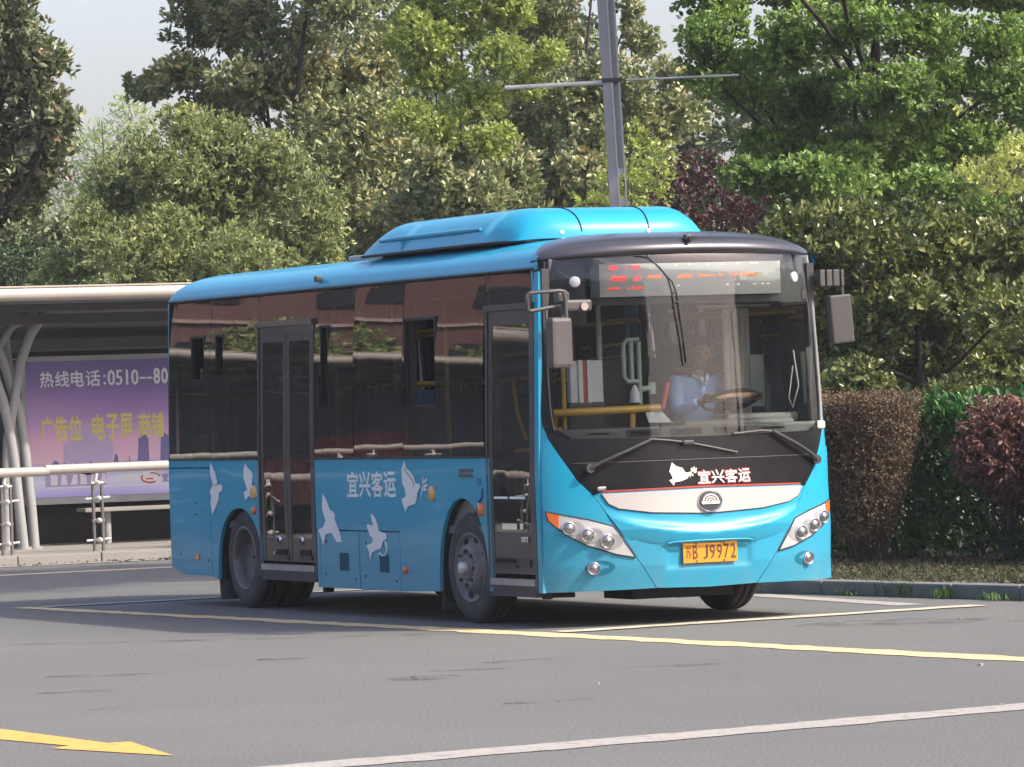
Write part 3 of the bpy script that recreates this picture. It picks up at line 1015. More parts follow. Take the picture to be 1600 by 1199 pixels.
# headlamps
lampL = [(.018, .872), (.095, .850), (.30, .800), (.452, .750), (.60, .535), (.615, .512), (.475, .540), (.272, .612), (.134, .694), (.079, .752), (.030, .806)]
for mirr in (0, 1):
    pl = mirror(lampL) if mirr else lampL
    X = (lambda x: BW - x) if mirr else (lambda x: x)
    hl = fp('headlight', pl, LAMPW, .010, .02)
    b = MB()
    for (x0, z0), (x1, z1) in zip(lampL, lampL[1:] + lampL[:1]):
        b.tube([fm(X(x0 + (x1 - x0) * k / 3), z0 + (z1 - z0) * k / 3, -.008) for k in range(4)], .0055, 5, caps=False)
    b.build('lamp_edging', TRIM, hl)
    for k, (x, z, r) in enumerate([(.150, .745, .050), (.268, .690, .052), (.405, .640, .054)]):
        x = X(x)
        c = fm(x, z, 0); nx = Vector((YF(x + .01, z) - YF(x - .01, z)) * Vector((1, 0, 0)) / .02) if False else Vector(((YF(x + .01, z) - YF(x - .01, z)) / .02, -1, 0)).normalized()
        d = (nx * .35 + Vector((-.05, -1, 0)) * .65).normalized()
        hb = MB()
        # oval recess tray beside the lens, then the ring and the domed lens
        tray = []
        for q in range(20):
            a = 2 * PI * q / 20
            tx = x + (.030 if not mirr else -.030) + 1.55 * r * math.cos(a); tz = z - .004 + 1.05 * r * math.sin(a)
            tray.append(fm(tx, tz, -.0125))
        hb.add(tray, [tuple(range(20))], 1)
        hb.lathe([(r, -.01), (r, .030), (r * .86, .036), (r * .84, .028)], c, d, 24, 0)
        hb.lathe([(r * .86, .026), (r * .70, .038), (r * .4, .047), (.001, .050)], c, d, 24, 2)
        hb.build('lens', [CHROME, mat('lamp_tray', (.30, .30, .30), .35, coat=.5) if 'lamp_tray' not in MATS else MATS['lamp_tray'], LAMPG], hl)
    am = [(.022, .868), (.092, .846), (.088, .752), (.079, .752), (.032, .806)]
    fp('indicator', mirror(am) if mirr else am, AMBER, .016, .012, par=hl)
    # fog lamp on a flat oval, its darker blue painting a scoop's shade
    x, z = X(.316), .440
    fg = MB()
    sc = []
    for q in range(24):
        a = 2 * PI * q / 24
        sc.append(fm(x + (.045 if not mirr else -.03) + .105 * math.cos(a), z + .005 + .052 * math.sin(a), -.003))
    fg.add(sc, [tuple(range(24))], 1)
    nf_ = (Vector(((YF(x + .01, z) - YF(x - .01, z)) / .02, -1, 0)).normalized() * .6 + Vector((-.05, -1, 0)) * .4).normalized()
    c = fm(x, z, 0) + nf_ * .016
    fg.lathe([(.048, -.03), (.048, .002), (.041, .006), (.039, -.004)], c, nf_, 24, 0)
    fg.lathe([(.040, -.006), (.032, .002), (.001, .006)], c, nf_, 24, 2)
    fg.build('fog_lamp', [CHROME, MATS['scoop_shade_blue'] if 'scoop_shade_blue' in MATS else mat('scoop_shade_blue', (.008, .15, .24), .4), LAMPG], bus)
    # round clearance lamp high on the front
    x, z = X(.294), 2.572
    cl = MB()
    nf_ = Vector(((YF(x + .01, z) - YF(x - .01, z)) / .02, -1, .05)).normalized()
    c = fm(x, z, 0) + nf_ * .006
    cl.lathe([(.041, -.02), (.041, .004), (.034, .008), (.001, .010)], c, nf_, 24, 0)
    cl.build('clearance_lamp', mat('clearance_white', (.42, .43, .44), .25, coat=.8) if 'clearance_white' not in MATS else MATS['clearance_white'], bus)
b = MB(); b.box(fm(.385, 1.03, -.012), (.07, .02, .03), bev=.008); b.build('mask_clip', CHROME, mask)

# number plate
px0, px1, pz0, pz1 = .990, 1.442, .450, .603
PY = min(YF(.99, .53), YF(1.44, .53)) - .006
def pm(x, z, d): return Vector((x, PY + d, z))
b = MB(); b.box(((px0 + px1) / 2, PY + .004, (pz0 + pz1) / 2), (px1 - px0, .008, pz1 - pz0), bev=.002)
plate = b.build('number_plate', PLATE, bus)
lettering('plate_lettering', '苏', 1.012, 1.055, .483, .575, pm, INK, plate, .0, .002)
lettering('plate_lettering', 'B', 1.070, 1.110, .480, .580, pm, INK, plate, .012, .002)
for ch, a0, a1 in (('J', 1.160, 1.196), ('9', 1.212, 1.255), ('9', 1.271, 1.314), ('7', 1.330, 1.372), ('2', 1.386, 1.430)):
    lettering('plate_lettering', ch, a0, a1, .478, .582, pm, INK, plate, .012, .002)
b = MB()
for x_ in (1.10, 1.33):
    for z_ in (.463, .592): b.disc((x_, PY - .001, z_), (0, -1, 0), .007, .004, 8)
b.build_each('plate_bolt', INK, plate)
b = MB()
lip = [(.860, .600), (.872, .616), (1.215, .620), (1.56, .616), (1.572, .600)]
b.tube([fmb(x, z, -.004) + Vector((0, -.012, 0)) for x, z in [(.86 + .712 * k / 16, .604 + .014 * math.sin(PI * k / 16) ** .3) for k in range(17)]], .008, 6)
b.build('plate_lip', BLUE, bus)

# --- side glazing, door side. Each pane sits at its own slight tilt, as glued panes do
def tilt(seed):
    r = random.Random(seed); ty, tz = r.uniform(-.006, .006), r.uniform(-.007, .007)
    return ty, tz
def pane(y0, z0, y1, z1, seed, m=GLASS_SIDE, par=None, off=-.006, hole=None, name='window_pane'):
    ty, tz = tilt(seed); yc, zc = (y0 + y1) / 2, (z0 + z1) / 2
    f = lambda y, z, d: Vector((d - off + .002 - .0135 * (z - 1.29) + .0445 * (z - 1.29) ** 2 + ty * (y - yc) + tz * .5 * (z - zc), y, z))
    polys = [rect(y0, z0, y1, z1)] if not hole else [rect(y0, z0, y1, hole[1]), rect(y0, hole[3], y1, z1), rect(y0, hole[1], hole[0], hole[3]), rect(hole[2], hole[1], y1, hole[3])]
    polys = [p for p in polys if p[1][0] - p[0][0] > .002 and p[2][1] - p[1][1] > .002]
    obs = [surface_panel(name, p, f, GY, [1.3 + .1 * q for q in range(14)], .005, m, par or bus, (-1, 0, 0)) for p in polys]
    if len(obs) > 1:      # one pane with an opening: join into a single mesh
        bm = bmesh.new(); bm.from_mesh(obs[0].data)
        for o in obs[1:]: bm.from_mesh(o.data)
        nor = []
        for o in obs:
            for p in o.data.polygons: pass
        bm.to_mesh(obs[0].data); bm.free()
        for o in obs[1:]:
            me = o.data; bpy.data.objects.remove(o); bpy.data.meshes.remove(me)
    return obs[0]
def opening(y0, z0, y1, z1, par):
    b = MB()
    for yy in (y0, y1): b.box((XS((z0 + z1) / 2) + .016, yy, (z0 + z1) / 2), (.024, .022, z1 - z0 + .02))
    for zz in (z0, z1): b.box((XS(zz) + .016, (y0 + y1) / 2, zz), (.024, y1 - y0, .022))
    b.build_each('sliding_frame', TRIM, par)
TOP = 2.672
p1 = pane(6.94, 1.29, 7.95, TOP, 11, hole=(7.08, 1.98, 7.40, 2.36)); opening(7.08, 1.98, 7.40, 2.36, p1)
p2 = pane(5.815, 1.29, 6.93, TOP, 12, hole=(6.62, 2.00, 6.80, 2.36)); opening(6.62, 2.0, 6.80, 2.36, p2)
pane(4.52, 2.445, 5.808, TOP, 13)
p3 = pane(3.69, 1.29, 4.512, TOP, 14, hole=(4.22, 1.69, 4.38, 2.37)); opening(4.22, 1.69, 4.38, 2.37, p3)
pane(2.665, 1.29, 3.682, TOP, 15)
p5 = pane(1.10, 1.29, 2.657, TOP, 16, hole=(2.02, 1.685, 2.63, 2.375)); opening(2.02, 1.685, 2.63, 2.375, p5)
pane(.185, 2.425, 1.092, TOP, 17)
b = MB(); b.tube([sm(y, 1.282, -.004) for y in (1.07, 3, 4.52)], .008, 6); b.tube([sm(y, 1.282, -.004) for y in (5.81, 6.9, 7.95)], .008, 6)
b.tube([sm(y, 2.682, -.004) for y in (.18, 2, 4, 6, 7.95)], .010, 6); b.build_each('window_trim', TRIM, bus)
b = MB()
for y in (.12, 1.08, 2.66, 3.686, 4.51, 5.81, 6.935, 7.83):
    b.box((.10, y, 1.98), (.06, .07, 1.40))
b.box((.14, 4.0, 2.62), (.12, 7.6, .16))
b.build_each('window_post', DGREY, bus)
# opposite side glazing
for (y0, y1, s) in ((.2, 1.5, 31), (1.51, 3.0, 32), (3.01, 4.6, 33), (4.61, 6.2, 34), (6.21, 7.95, 35)):
    surface_panel('window_pane', rect(y0, 1.29, y1, TOP), sml, GY, GZS, .005, GLASS_SIDE, bus, (1, 0, 0))
b = MB()
for y in (.12, 1.5, 3.0, 4.6, 6.2, 7.83): b.box((BW - .10, y, 1.98), (.06, .07, 1.40))
b.build_each('window_post', DGREY, bus)

# --- doors
def dbox(b, y0, z0, y1, z1, d0=-.004, th=.03, mi=0):
    zc = (z0 + z1) / 2
    f0 = lambda y, z: (XS(z) + d0, y, z); f1 = lambda y, z: (XS(z) + d0 + th, y, z)
    n = 1 if z1 < 1.3 else 4
    for k in range(n):
        a, c = z0 + (z1 - z0) * k / n, z0 + (z1 - z0) * (k + 1) / n
        b.prism(rect(y0, a, y1, c), f0, f1, mi)
def door(name, Y0, Y1, ztop, leaves, sill, lab):
    d = MB()
    dbox(d, Y0, .29, Y0 + .035, ztop); dbox(d, Y1 - .035, .29, Y1, ztop)
    dbox(d, Y0, ztop, Y1, ztop + .045, -.022, .06)
    dbox(d, Y0 + .035, ztop - .07, Y1 - .035, ztop, .004, .03)
    dr = d.build(name, DOORF, bus); dr['label'] = lab
    for (y0, y1, zb, zt, gb) in leaves:
        l = MB()
        dbox(l, y0, zb, y0 + .07, zt, .006); dbox(l, y1 - .07, zb, y1, zt, .006)
        dbox(l, y0 + .07, zt - .06, y1 - .07, zt, .006); dbox(l, y0 + .07, zb, y1 - .07, gb, .010)
        l.build('door_leaf', DOORF, dr)
        surface_panel('door_glass', rect(y0 + .07, gb, y1 - .07, zt - .06), sm_off(-.012), GY, GZS, .005, GLASS_DOOR, dr, (-1, 0, 0))
    s = MB()
    dbox(s, Y0 + .04, sill, Y1 - .04, sill + .05, -.012, .06); s.build('step_edge', ALU, dr)
    s = MB(); dbox(s, Y0 + .03, sill - .085, Y1 - .03, sill, .002, .05); s.build('step_riser', DGREY, dr)
    return dr
d_r = door('rear_door', 4.53, 5.80, 2.40, [(4.57, 5.155, .42, 2.33, .62), (5.165, 5.76, .42, 2.33, .62)], .345, 'two leaf rear door of dark glass in a charcoal frame')
b = MB()
for y in (4.86, 5.36):
    b.lathe([(.034, -.01), (.034, .006), (.022, .010)], (.002, y, .60), (-1, 0, 0), 16, 0)
    b.disc((.000, y, .60), (-1, 0, 0), .020, .010, 12, 1)
b.disc((.004, 5.46, .49), (-1, 0, 0), .016, .012, 10, 0)
b.build('door_lock', [CHROME, HOLE], d_r)
b = MB()
for y in (4.78, 5.30): b.box((.004, y, .50), (.018, .22, .045), 0); b.box((.0, y, .455), (.018, .30, .03), 1)
b.build_each('door_foot_plate', [HOLE, DGREY], d_r)
d_f = door('front_door', .178, 1.062, 2.39, [(.215, 1.03, .40, 2.34, .715)], .315, 'single leaf front door with a tall clear pane')
b = MB(); b.box((-.002, .385, .66), (.016, .11, .045), bev=.01); b.disc((-.006, .35, .66), (-1, 0, 0), .016, .012, 10); b.build('door_handle', CHROME, d_f)
b = MB()
b.box((-.002, .75, .50), (.016, .34, .03), 0); b.box((-.002, .75, .46), (.016, .42, .022), 1); b.box((-.002, .40, .485), (.016, .20, .06), 1)
b.build_each('door_foot_plate', [HOLE, DGREY], d_f)
b = MB()
b.box((-.001, .66, .758), (.006, .26, .045)); b.box((-.001, .44, .760), (.006, .05, .045)); b.build_each('door_sticker', CREAMD, d_f)
b = MB()
b.box((-.001, .80, .975), (.006, .24, .018)); b.box((-.001, .50, .975), (.006, .27, .018)); b.build_each('door_push_strip', WHITE, d_f)

# --- decals on the door side
DV = [
 [(6.91, 1.26), (6.8, 1.17), (6.76, 1.1), (6.76, 1.06), (6.68, 1.07), (6.63, 1.04), (6.65, 1.01), (6.72, 1.0), (6.73, 0.94), (6.81, 0.87), (6.9, 0.8), (6.935, 0.89), (6.91, 0.97), (6.945, 1.0), (6.92, 1.04), (6.86, 1.08), (6.93, 1.17)],
 [(6.08, 1.25), (6.02, 1.21), (5.93, 1.18), (5.9, 1.14), (5.94, 1.06), (5.84, 1.04), (5.83, 0.97), (5.9, 0.94), (6.01, 0.97), (6.1, 0.93), (6.13, 1.0), (6.04, 1.02), (6.12, 1.12), (6.12, 1.19)],
 [(4.35, 1.0), (4.28, 0.95), (4.2, 0.86), (4.14, 0.85), (4.09, 0.82), (4.1, 0.78), (4.06, 0.74), (4.01, 0.68), (3.96, 0.6), (4.08, 0.6), (4.17, 0.67), (4.24, 0.67), (4.31, 0.66), (4.36, 0.57), (4.41, 0.63), (4.47, 0.7), (4.43, 0.7), (4.36, 0.72), (4.3, 0.77), (4.37, 0.87)],
 [(3.34, 0.84), (3.26, 0.81), (3.2, 0.75), (3.19, 0.7), (3.12, 0.69), (3.03, 0.68), (3.03, 0.64), (3.1, 0.62), (3.15, 0.56), (3.27, 0.54), (3.34, 0.52), (3.37, 0.46), (3.4, 0.53), (3.45, 0.58), (3.33, 0.6), (3.31, 0.64), (3.37, 0.66), (3.43, 0.74), (3.4, 0.75), (3.3, 0.74), (3.32, 0.79)],
 [(2.63, 1.26), (2.58, 1.2), (2.5, 1.17), (2.44, 1.13), (2.41, 1.08), (2.35, 1.08), (2.31, 1.06), (2.35, 1.03), (2.39, 1.0), (2.39, 0.96), (2.43, 0.92), (2.51, 0.91), (2.57, 0.9), (2.63, 0.86), (2.67, 0.91), (2.7, 0.95), (2.61, 0.98), (2.62, 1.03), (2.67, 1.08), (2.68, 1.19)]]
for i, pl in enumerate(DV):
    o = flat_shape('dove_decal', pl, sm_off(.004), WHITE, bus)
    o['label'] = ['white dove on the rear hatch seam with wings spread up and down', 'white dove over the rear wheel beside the amber lamp', 'white dove low down just ahead of the rear door', 'white dove across the second service hatch', 'large white dove carrying a twig beside the lettering'][i]
TW = []
for a0, a1, k in (((2.32, .96), (2.235, 1.11), .010), ((2.25, 1.08), (2.165, 1.125), .014), ((2.27, 1.05), (2.15, 1.075), .014), ((2.26, 1.06), (2.26, 1.145), .013), ((2.28, 1.03), (2.18, 1.035), .013)):
    b = MB(); d = Vector((a1[0] - a0[0], a1[1] - a0[1])); s = Vector((-d.y, d.x)).normalized() * k
    mid = ((a0[0] + a1[0]) / 2 + s.x, (a0[1] + a1[1]) / 2 + s.y); mid2 = ((a0[0] + a1[0]) / 2 - s.x, (a0[1] + a1[1]) / 2 - s.y)
    b.add([sm(*a0, -.007), sm(*mid, -.007), sm(*a1, -.007), sm(*mid2, -.007)], [(0, 1, 2, 3)])
    TW.append(b)
tw = MB()
for b in TW: tw.add(b.v, b.f)
tw.build_each('twig_decal', WHITE, bus)
b = MB()
b.tube([sm(y, z, -.006) for y, z in ((3.06, .62), (3.02, .56), (3.05, .51), (3.13, .50), (3.18, .52), (3.22, .50))], .007, 5)
b.build_each('twig_decal', WHITE, bus)
DARKLINE = MATS['dark_plastic']
b = MB(); b.tube([sm(y, z, -.0085) for y, z in ((2.61, 1.20), (2.55, 1.15), (2.48, 1.12), (2.44, 1.08), (2.44, 1.05))], .003, 4); b.build('dove_outline', DARKLINE, bus)
b = MB(); b.tube([sm(y, z, -.0085) for y, z in ((6.92, 1.03), (6.86, 1.065), (6.78, 1.06), (6.72, 1.07))], .003, 4); b.build('dove_outline', DARKLINE, bus)
ORD = '宜兴客运'
yl = [(3.815, 3.590), (3.560, 3.335), (3.305, 3.080), (3.050, 2.815)]
for ch, (a, c) in zip(ORD, yl):
    lettering('side_lettering', ch, a, c, .972, 1.172, sm, WHITE, bus, .022, .004)
# small badge plates and lamps along the side
b = MB()
for z in (1.182, 1.143):
    for k in range(6): b.box((-.003, 1.31 + .045 * k + (.02 if z < 1.16 else 0), z), (.006, .036, .022))
    b.box((-.002, 1.43, z - .014), (.004, .27, .005))
b.build('maker_badge', mat('badge_dark', (.10, .11, .12), .35, metal=.5), bus)
b = MB(); b.box((-.003, 1.19, 1.095), (.008, .055, .055), bev=.003); b.build('filler_flap', mat('flap_blue', (.02, .13, .24), .5), bus)
b = MB(); b.tube([sm(y, z, -.006) for y, z in ((1.13, 1.04), (1.14, .98), (1.19, .945))], [.006, .010, .014], 6); b.build('flap_strap', mat('strap_blue', (.02, .06, .22), .5), bus)
for (y, z) in ((5.90, 1.00), (2.10, 1.00)):
    b = MB(); b.lathe([(.062, -.004), (.062, .010), (.05, .020), (.001, .024)], (0, y, z), (-1, 0, 0), 24); o = b.build('valve_cover', YELOVAL, bus)
    for q in o.data.vertices: pass
for (y, z, r) in ((5.90, .845, .032), (1.165, .885, .045), (2.66, .395, .028)):
    b = MB(); b.lathe([(r * 1.15, -.004), (r * 1.15, .010), (r, .024), (.001, .032)], (0, y, z), (-1, 0, 0), 18); b.build('side_marker', AMBER, bus)

# --- wheels
def tyre_mesh(rad, wd, rimr):
    b = MB()
    h = wd / 2
    prof = [(rimr, -h + .015), (rimr + .02, -h), (rad * .80, -h - .006), (rad * .93, -h + .012), (rad * .985, -h + .035), (rad, -h + .055),
            (rad, -h * .30), (rad - .012, -h * .28), (rad - .012, -h * .22), (rad, -h * .20), (rad, h * .20), (rad - .012, h * .22), (rad - .012, h * .28), (rad, h * .30),
            (rad, h - .055), (rad * .985, h - .035), (rad * .93, h - .012), (rad * .80, h + .006), (rimr + .02, h), (rimr, h - .015)]
    b.lathe(prof, (0, 0, 0), (-1, 0, 0), 56)
    return b
def wheel(y, x, steer, rear=False, right=True):
    root = thing_part = bpy.data.objects.new('wheel', None); COL.objects.link(root)
    root.parent = bus; root.location = Vector((x, y, RAD)) - bus.location
    root.rotation_euler = (0, 0, steer if right else PI + steer)
    def put(b, name, m):
        me = b.mesh(name); o = bpy.data.objects.new(name, me); COL.objects.link(o)
        for q in (m if isinstance(m, list) else [m]): me.materials.append(q)
        o.parent = root
        return o
    def put_each(b, name, m):
        for q in b.islands(): put(q, name, m)
    put(tyre_mesh(RAD, .245, .262), 'tyre', TYRE)
    r = MB()
    if not rear:
        # outer face at -x: along measured along -x axis
        r.lathe([(.268, .095), (.275, .122), (.262, .128), (.252, .110), (.240, .092), (.205, .092), (.190, .118), (.170, .150), (.150, .156), (.105, .150), (.100, .142), (.098, .16), (.085, .166)], (0, 0, 0), (-1, 0, 0), 48)
        r.lathe([(.085, .166), (.001, .166)], (0, 0, 0), (-1, 0, 0), 24)
        put(r, 'rim', RIM)
        h = MB()
        for k in range(8):
            a = 2 * PI * (k + .35) / 8
            c = Vector((-.082, .222 * math.cos(a), .222 * math.sin(a)))
            h.disc(c, (-1, 0, 0), .030, .018, 16)
        put_each(h, 'rim_hole', HOLE)
        n = MB()
        for k in range(8):
            a = 2 * PI * k / 8
            n.disc((-.150, .130 * math.cos(a), .130 * math.sin(a)), (-1, 0, 0), .014, .022, 6)
        put_each(n, 'wheel_nut', DGREY)
        c = MB(); c.lathe([(.050, .160), (.050, .200), (.040, .215), (.001, .218)], (0, 0, 0), (-1, 0, 0), 20)
        put(c, 'hub_cap', mat('hub_grey', (.52, .52, .52), .4, metal=.4) if 'hub_grey' not in MATS else MATS['hub_grey'])
    else:
        r.lathe([(.268, .100), (.278, .122), (.264, .128), (.250, .112), (.246, .04), (.240, -.03), (.200, -.045), (.120, -.05), (.110, -.03), (.09, -.01), (.001, -.005)], (0, 0, 0), (-1, 0, 0), 48)
        put(r, 'rim', RIM)
        n = MB()
        for k in range(8):
            a = 2 * PI * k / 8
            n.disc((.045, .165 * math.cos(a), .165 * math.sin(a)), (-1, 0, 0), .013, .022, 6)
        put_each(n, 'wheel_nut', DGREY)
    return root
RAD = .43
wheel(1.54, .175, R(2.5)); wheel(1.54, BW - .175, R(2.5), right=False)
wheel(6.29, .165, 0, True); wheel(6.29, BW - .165, 0, True, False)
wheel(6.29, .165 + .28, 0, True); wheel(6.29, BW - .165 - .28, 0, True, False)
# wheel housings, chassis, mud flaps
b = MB()
for yc, rr, tp in ((1.535, .485, .975), (6.275, .545, .872)):
    for side in (0, 1):
        pts = archpts(yc, .24, rr, tp)
        for (y0, z0), (y1, z1) in zip(pts, pts[1:]):
            X0, X1 = (.004, .62) if side == 0 else (BW - .004, BW - .62)
            b.add([(X0, y0, z0), (X0, y1, z1), (X1, y1, z1), (X1, y0, z0)], [(0, 1, 2, 3)])
        X1 = .62 if side == 0 else BW - .62
        b.add([(X1, y, z) for y, z in pts], [tuple(range(len(pts)))])
b.build_each('wheel_housing', UNDER, bus)
b = MB()
b.box((BW / 2, 4.0, .62), (BW - 1.3, 7.6, .28)); b.box((BW / 2, 4.1, .40), (.9, 6.6, .20)); b.box((BW / 2, 1.54, .43), (1.9, .16, .16)); b.box((BW / 2, 6.29, .45), (1.7, .22, .22))
b.box((BW / 2 - .05, .35, .245), (.85, .5, .12)); b.box((.50, 3.4, .36), (.60, 1.8, .28)); b.box((1.9, 4.1, .36), (.6, 1.6, .28))
b.tube([(.12, .30, .24), (.35, .30, .235)], .02, 6); b.box((.09, .22, .245), (.05, .08, .06))
b.box((.07, 4.47, .205), (.08, .05, .05)); b.box((.12, 2.08, .2), (.08, .05, .1))
b.build('chassis', UNDER, bus)
b = MB()
b.box((.20, 6.86, .21), (.34, .02, .30), rot=Matrix.Rotation(R(-6), 3, 'X')); b.box((BW - .20, 6.86, .21), (.34, .02, .30))
b.build_each('mud_flap', mat('flap_rubber', (.045, .048, .048), .7, var=.2, dirt=(.1, .1, .09), dirt_amt=.5), bus)
b = MB(); b.box((.20, 2.07, .21), (.30, .02, .24)); b.box((BW - .2, 2.07, .21), (.30, .02, .24)); b.build_each('mud_flap', MATS['flap_rubber'], bus)

# --- cabin
b = MB()
b.box((BW / 2, 4.5, .72), (BW - .12, 6.9, .06)); b.box((BW / 2 + .45, .55, .80), (1.25, .95, .10)); b.box((.60, .6, .42), (.95, .9, .05))
b.build('cabin_floor', CABIN, bus)
b = MB(); b.box((BW / 2, 4.1, 2.66), (BW - .36, 7.3, .03)); b.build('cabin_ceiling', CABINL, bus)
b = MB(); b.box((BW - .10, 4.0, 1.0), (.03, 7.6, .55)); b.box((BW / 2, 7.75, 1.3), (BW - .3, .03, 1.1)); b.box((.10, 3.0, 1.0), (.02, 3.0, .5)); b.build('cabin_lining', CABIN, bus)
def seat(x, y, z, shell=SEATC):
    s = bpy.data.objects.new('passenger_seat', None); COL.objects.link(s); s.parent = bus; s.location = Vector((x, y, z)) - bus.location
    def put(b, name, m):
        me = b.mesh(name); me.materials.append(m); o = bpy.data.objects.new(name, me); COL.objects.link(o); o.parent = s
    a = MB(); a.box((0, 0, .43), (.42, .44, .09), bev=.03); put(a, 'seat_cushion', shell)
    a = MB(); a.box((0, .22, .76), (.42, .08, .62), rot=Matrix.Rotation(R(-8), 3, 'X'), bev=.035); put(a, 'seat_back', shell)
    a = MB(); a.tube([(-.15, 0, 0), (-.15, 0, .40)], .02, 6); a.tube([(.15, 0, 0), (.15, 0, .40)], .02, 6); a.tube([(-.2, .27, 1.02), (-.2, .30, 1.12), (.2, .30, 1.12), (.2, .27, 1.02)], .016, 6); put(a, 'seat_frame', YRAIL)
    return s
s0 = seat(BW - .45, 1.95, .75)
for y in (2.75, 3.55, 4.35, 5.2, 6.0, 6.8):
    for x in ((BW - .45, BW - .90) if y > 3 else (BW - .45,)):
        c = copy_tree(s0, bus); c.location = Vector((x, y, .75)) - bus.location
for (x, y, z) in ((.42, 2.6, .75), (.42, 3.4, .75), (.42, 6.7, .85), (.9, 6.7, .85), (.42, 7.35, .95), (.95, 7.35, .95), (1.5, 7.35, .95)):
    c = copy_tree(s0, bus); c.location = Vector((x, y, z)) - bus.location
b = MB(); b.box((.26, 7.40, 1.62), (.10, .80, .26), bev=.03, mi=0); b.build('seat_shell', SEATG, bus)
b = MB(); b.box((.20, 7.42, 1.38), (.05, .84, .26), bev=.02); b.build('engine_cover', CABINL, bus)
# passenger rails
b = MB()
b.tube([(.30, .26, .75), (.30, .26, 2.60)], .018, 8); b.tube([(.62, 1.25, .45), (.62, 1.25, 2.6)], .018, 8); b.tube([(.75, 4.52, .75), (.75, 4.52, 2.6)], .018, 8); b.tube([(.75, 5.8, .75), (.75, 5.8, 2.6)], .018, 8)
b.tube([(.25, 2.3, .9), (.25, 2.3, 2.6)], .018, 8); b.tube([(.7, 1.2, 2.3), (.7, 7.4, 2.3)], .016, 8); b.tube([(1.7, 1.8, 2.3), (1.7, 7.4, 2.3)], .016, 8)
b.tube([(.20, .98, 1.32), (.85, .98, 1.32)], .020, 8); b.tube([(.45, .98, 1.32), (.68, .98, .80)], .016, 8); b.tube([(.45, .98, 1.32), (.30, .98, .80)], .016, 8)
b.tube([(.22, 1.0, 1.85), (.25, 1.0, 1.60), (.32, 1.0, 1.40)], .018, 8)
b.build('grab_pole', YRAIL, bus)
b = MB()
b.tube([(.075, .19, 1.60), (.4, .19, 1.605), (1.06, .19, 1.615)], .030, 12); b.tube([(.85, .22, 1.61), (.85, .24, 1.40)], .022, 8); b.tube([(.24, .30, 1.60), (.24, .36, 1.42)], .03, 8)
b.box((.22, .32, 1.47), (.22, .10, .05), bev=.015)
b.build('front_rail', YRAIL, bus)
b = MB()
b.box((BW / 2, .13, 1.425), (BW - .22, .20, .10), 0, bev=.02)
for x in (.47, .83, 1.20, 1.57, 1.94): b.box((x, .024 + (-.0 if abs(x - 1.2) < .5 else .02), 1.435), (.26, .02, .050), 1, bev=.008)
for x in (.47, .83, 1.20, 1.57, 1.94): b.box((x, .020 + (-.0 if abs(x - 1.2) < .5 else .02), 1.435), (.20, .02, .026), 2, bev=.006)
b.box((1.72, .40, 1.46), (.95, .50, .10), 0, bev=.04); b.box((1.95, .36, 1.515), (.62, .30, .07), 0, bev=.03)
b.build('dashboard', [DASH, DGREY, HOLE], bus)
b = MB()
b.box((.63, .58, 1.83), (.27, .06, .32), 0); b.box((.575, .54, 1.83), (.035, .02, .33), 1); b.box((.645, .54, 1.83), (.032, .02, .33), 1); b.box((.61, .545, 1.80), (.028, .02, .38), 2)
b.build('fare_board', [CABWHITE, WHITE, REDD], bus)
b = MB(); b.box((.62, .66, 1.30), (.30, .28, .75), bev=.02); b.build('fare_box', DGREY, bus)
b = MB()
for pts in ([(.90, .45, 2.10), (.90, .45, 1.86), (.93, .45, 1.82), (1.03, .45, 1.82)], [(.965, .45, 2.14), (.965, .45, 1.83)], [(1.03, .45, 2.12), (1.03, .45, 1.60)], [(.90, .45, 2.10), (.93, .45, 2.14), (1.03, .45, 2.14)]):
    b.tube(pts, .018, 8)
b.tube([(1.04, .45, 1.76), (1.14, .45, 1.77)], .022, 8); b.tube([(1.13, .45, 1.72), (1.13, .45, 1.81)], .028, 10); b.tube([(.78, .62, .8), (.78, .62, 2.5)], .022, 8)
b.build('driver_rail', CELADON, bus)
b = MB(); b.lathe([(.045, -.08), (.035, 0), (.012, .05), (.001, .055)], (.985, .45, 1.74), (0, 0, 1), 12); b.build('paper_cone', CABWHITE, bus)
b = MB(); b.add([(1.02, .30, 1.505), (1.22, .30, 1.500), (1.16, .36, 1.59), (1.02, .36, 1.60)], [(0, 1, 2, 3)]); b.add([(1.02, .302, 1.505), (1.22, .302, 1.500), (1.16, .362, 1.59), (1.02, .362, 1.60)], [(3, 2, 1, 0)]); b.build('card', CABWHITE, bus)
b = MB(); b.tube([(1.14, .30, 1.60), (1.24, .40, 1.80)], .020, 8); b.build('red_handle', REDBAR, bus)
b = MB()
for k in range(5): b.tube([(1.94 + .045 * k, .78, 1.45), (1.94 + .045 * k, .78, 2.36)], .026, 8)
b.tube([(1.7, .78, 2.38), (2.33, .78, 2.38)], .012, 6)
b.build('sun_curtain', CREAM, bus)
b = MB(); b.box((2.18, .74, 1.80), (.12, .02, .40)); b.build('cab_panel', mat('cab_panel_green', (.55, .60, .48), .6), bus)
b = MB(); b.box((BW / 2 + .15, 1.42, 1.5), (.9, .03, 1.0)); b.build('cab_partition', DGREY, bus)
b = MB(); b.tube([(BW - .22, .18, 2.02), (BW - .205, .14, 1.75), (BW - .24, .18, 1.58), (BW - .26, .2, 1.66), (BW - .24, .16, 1.9)], .006, 6); b.build('cab_cable', CABWHITE, bus)
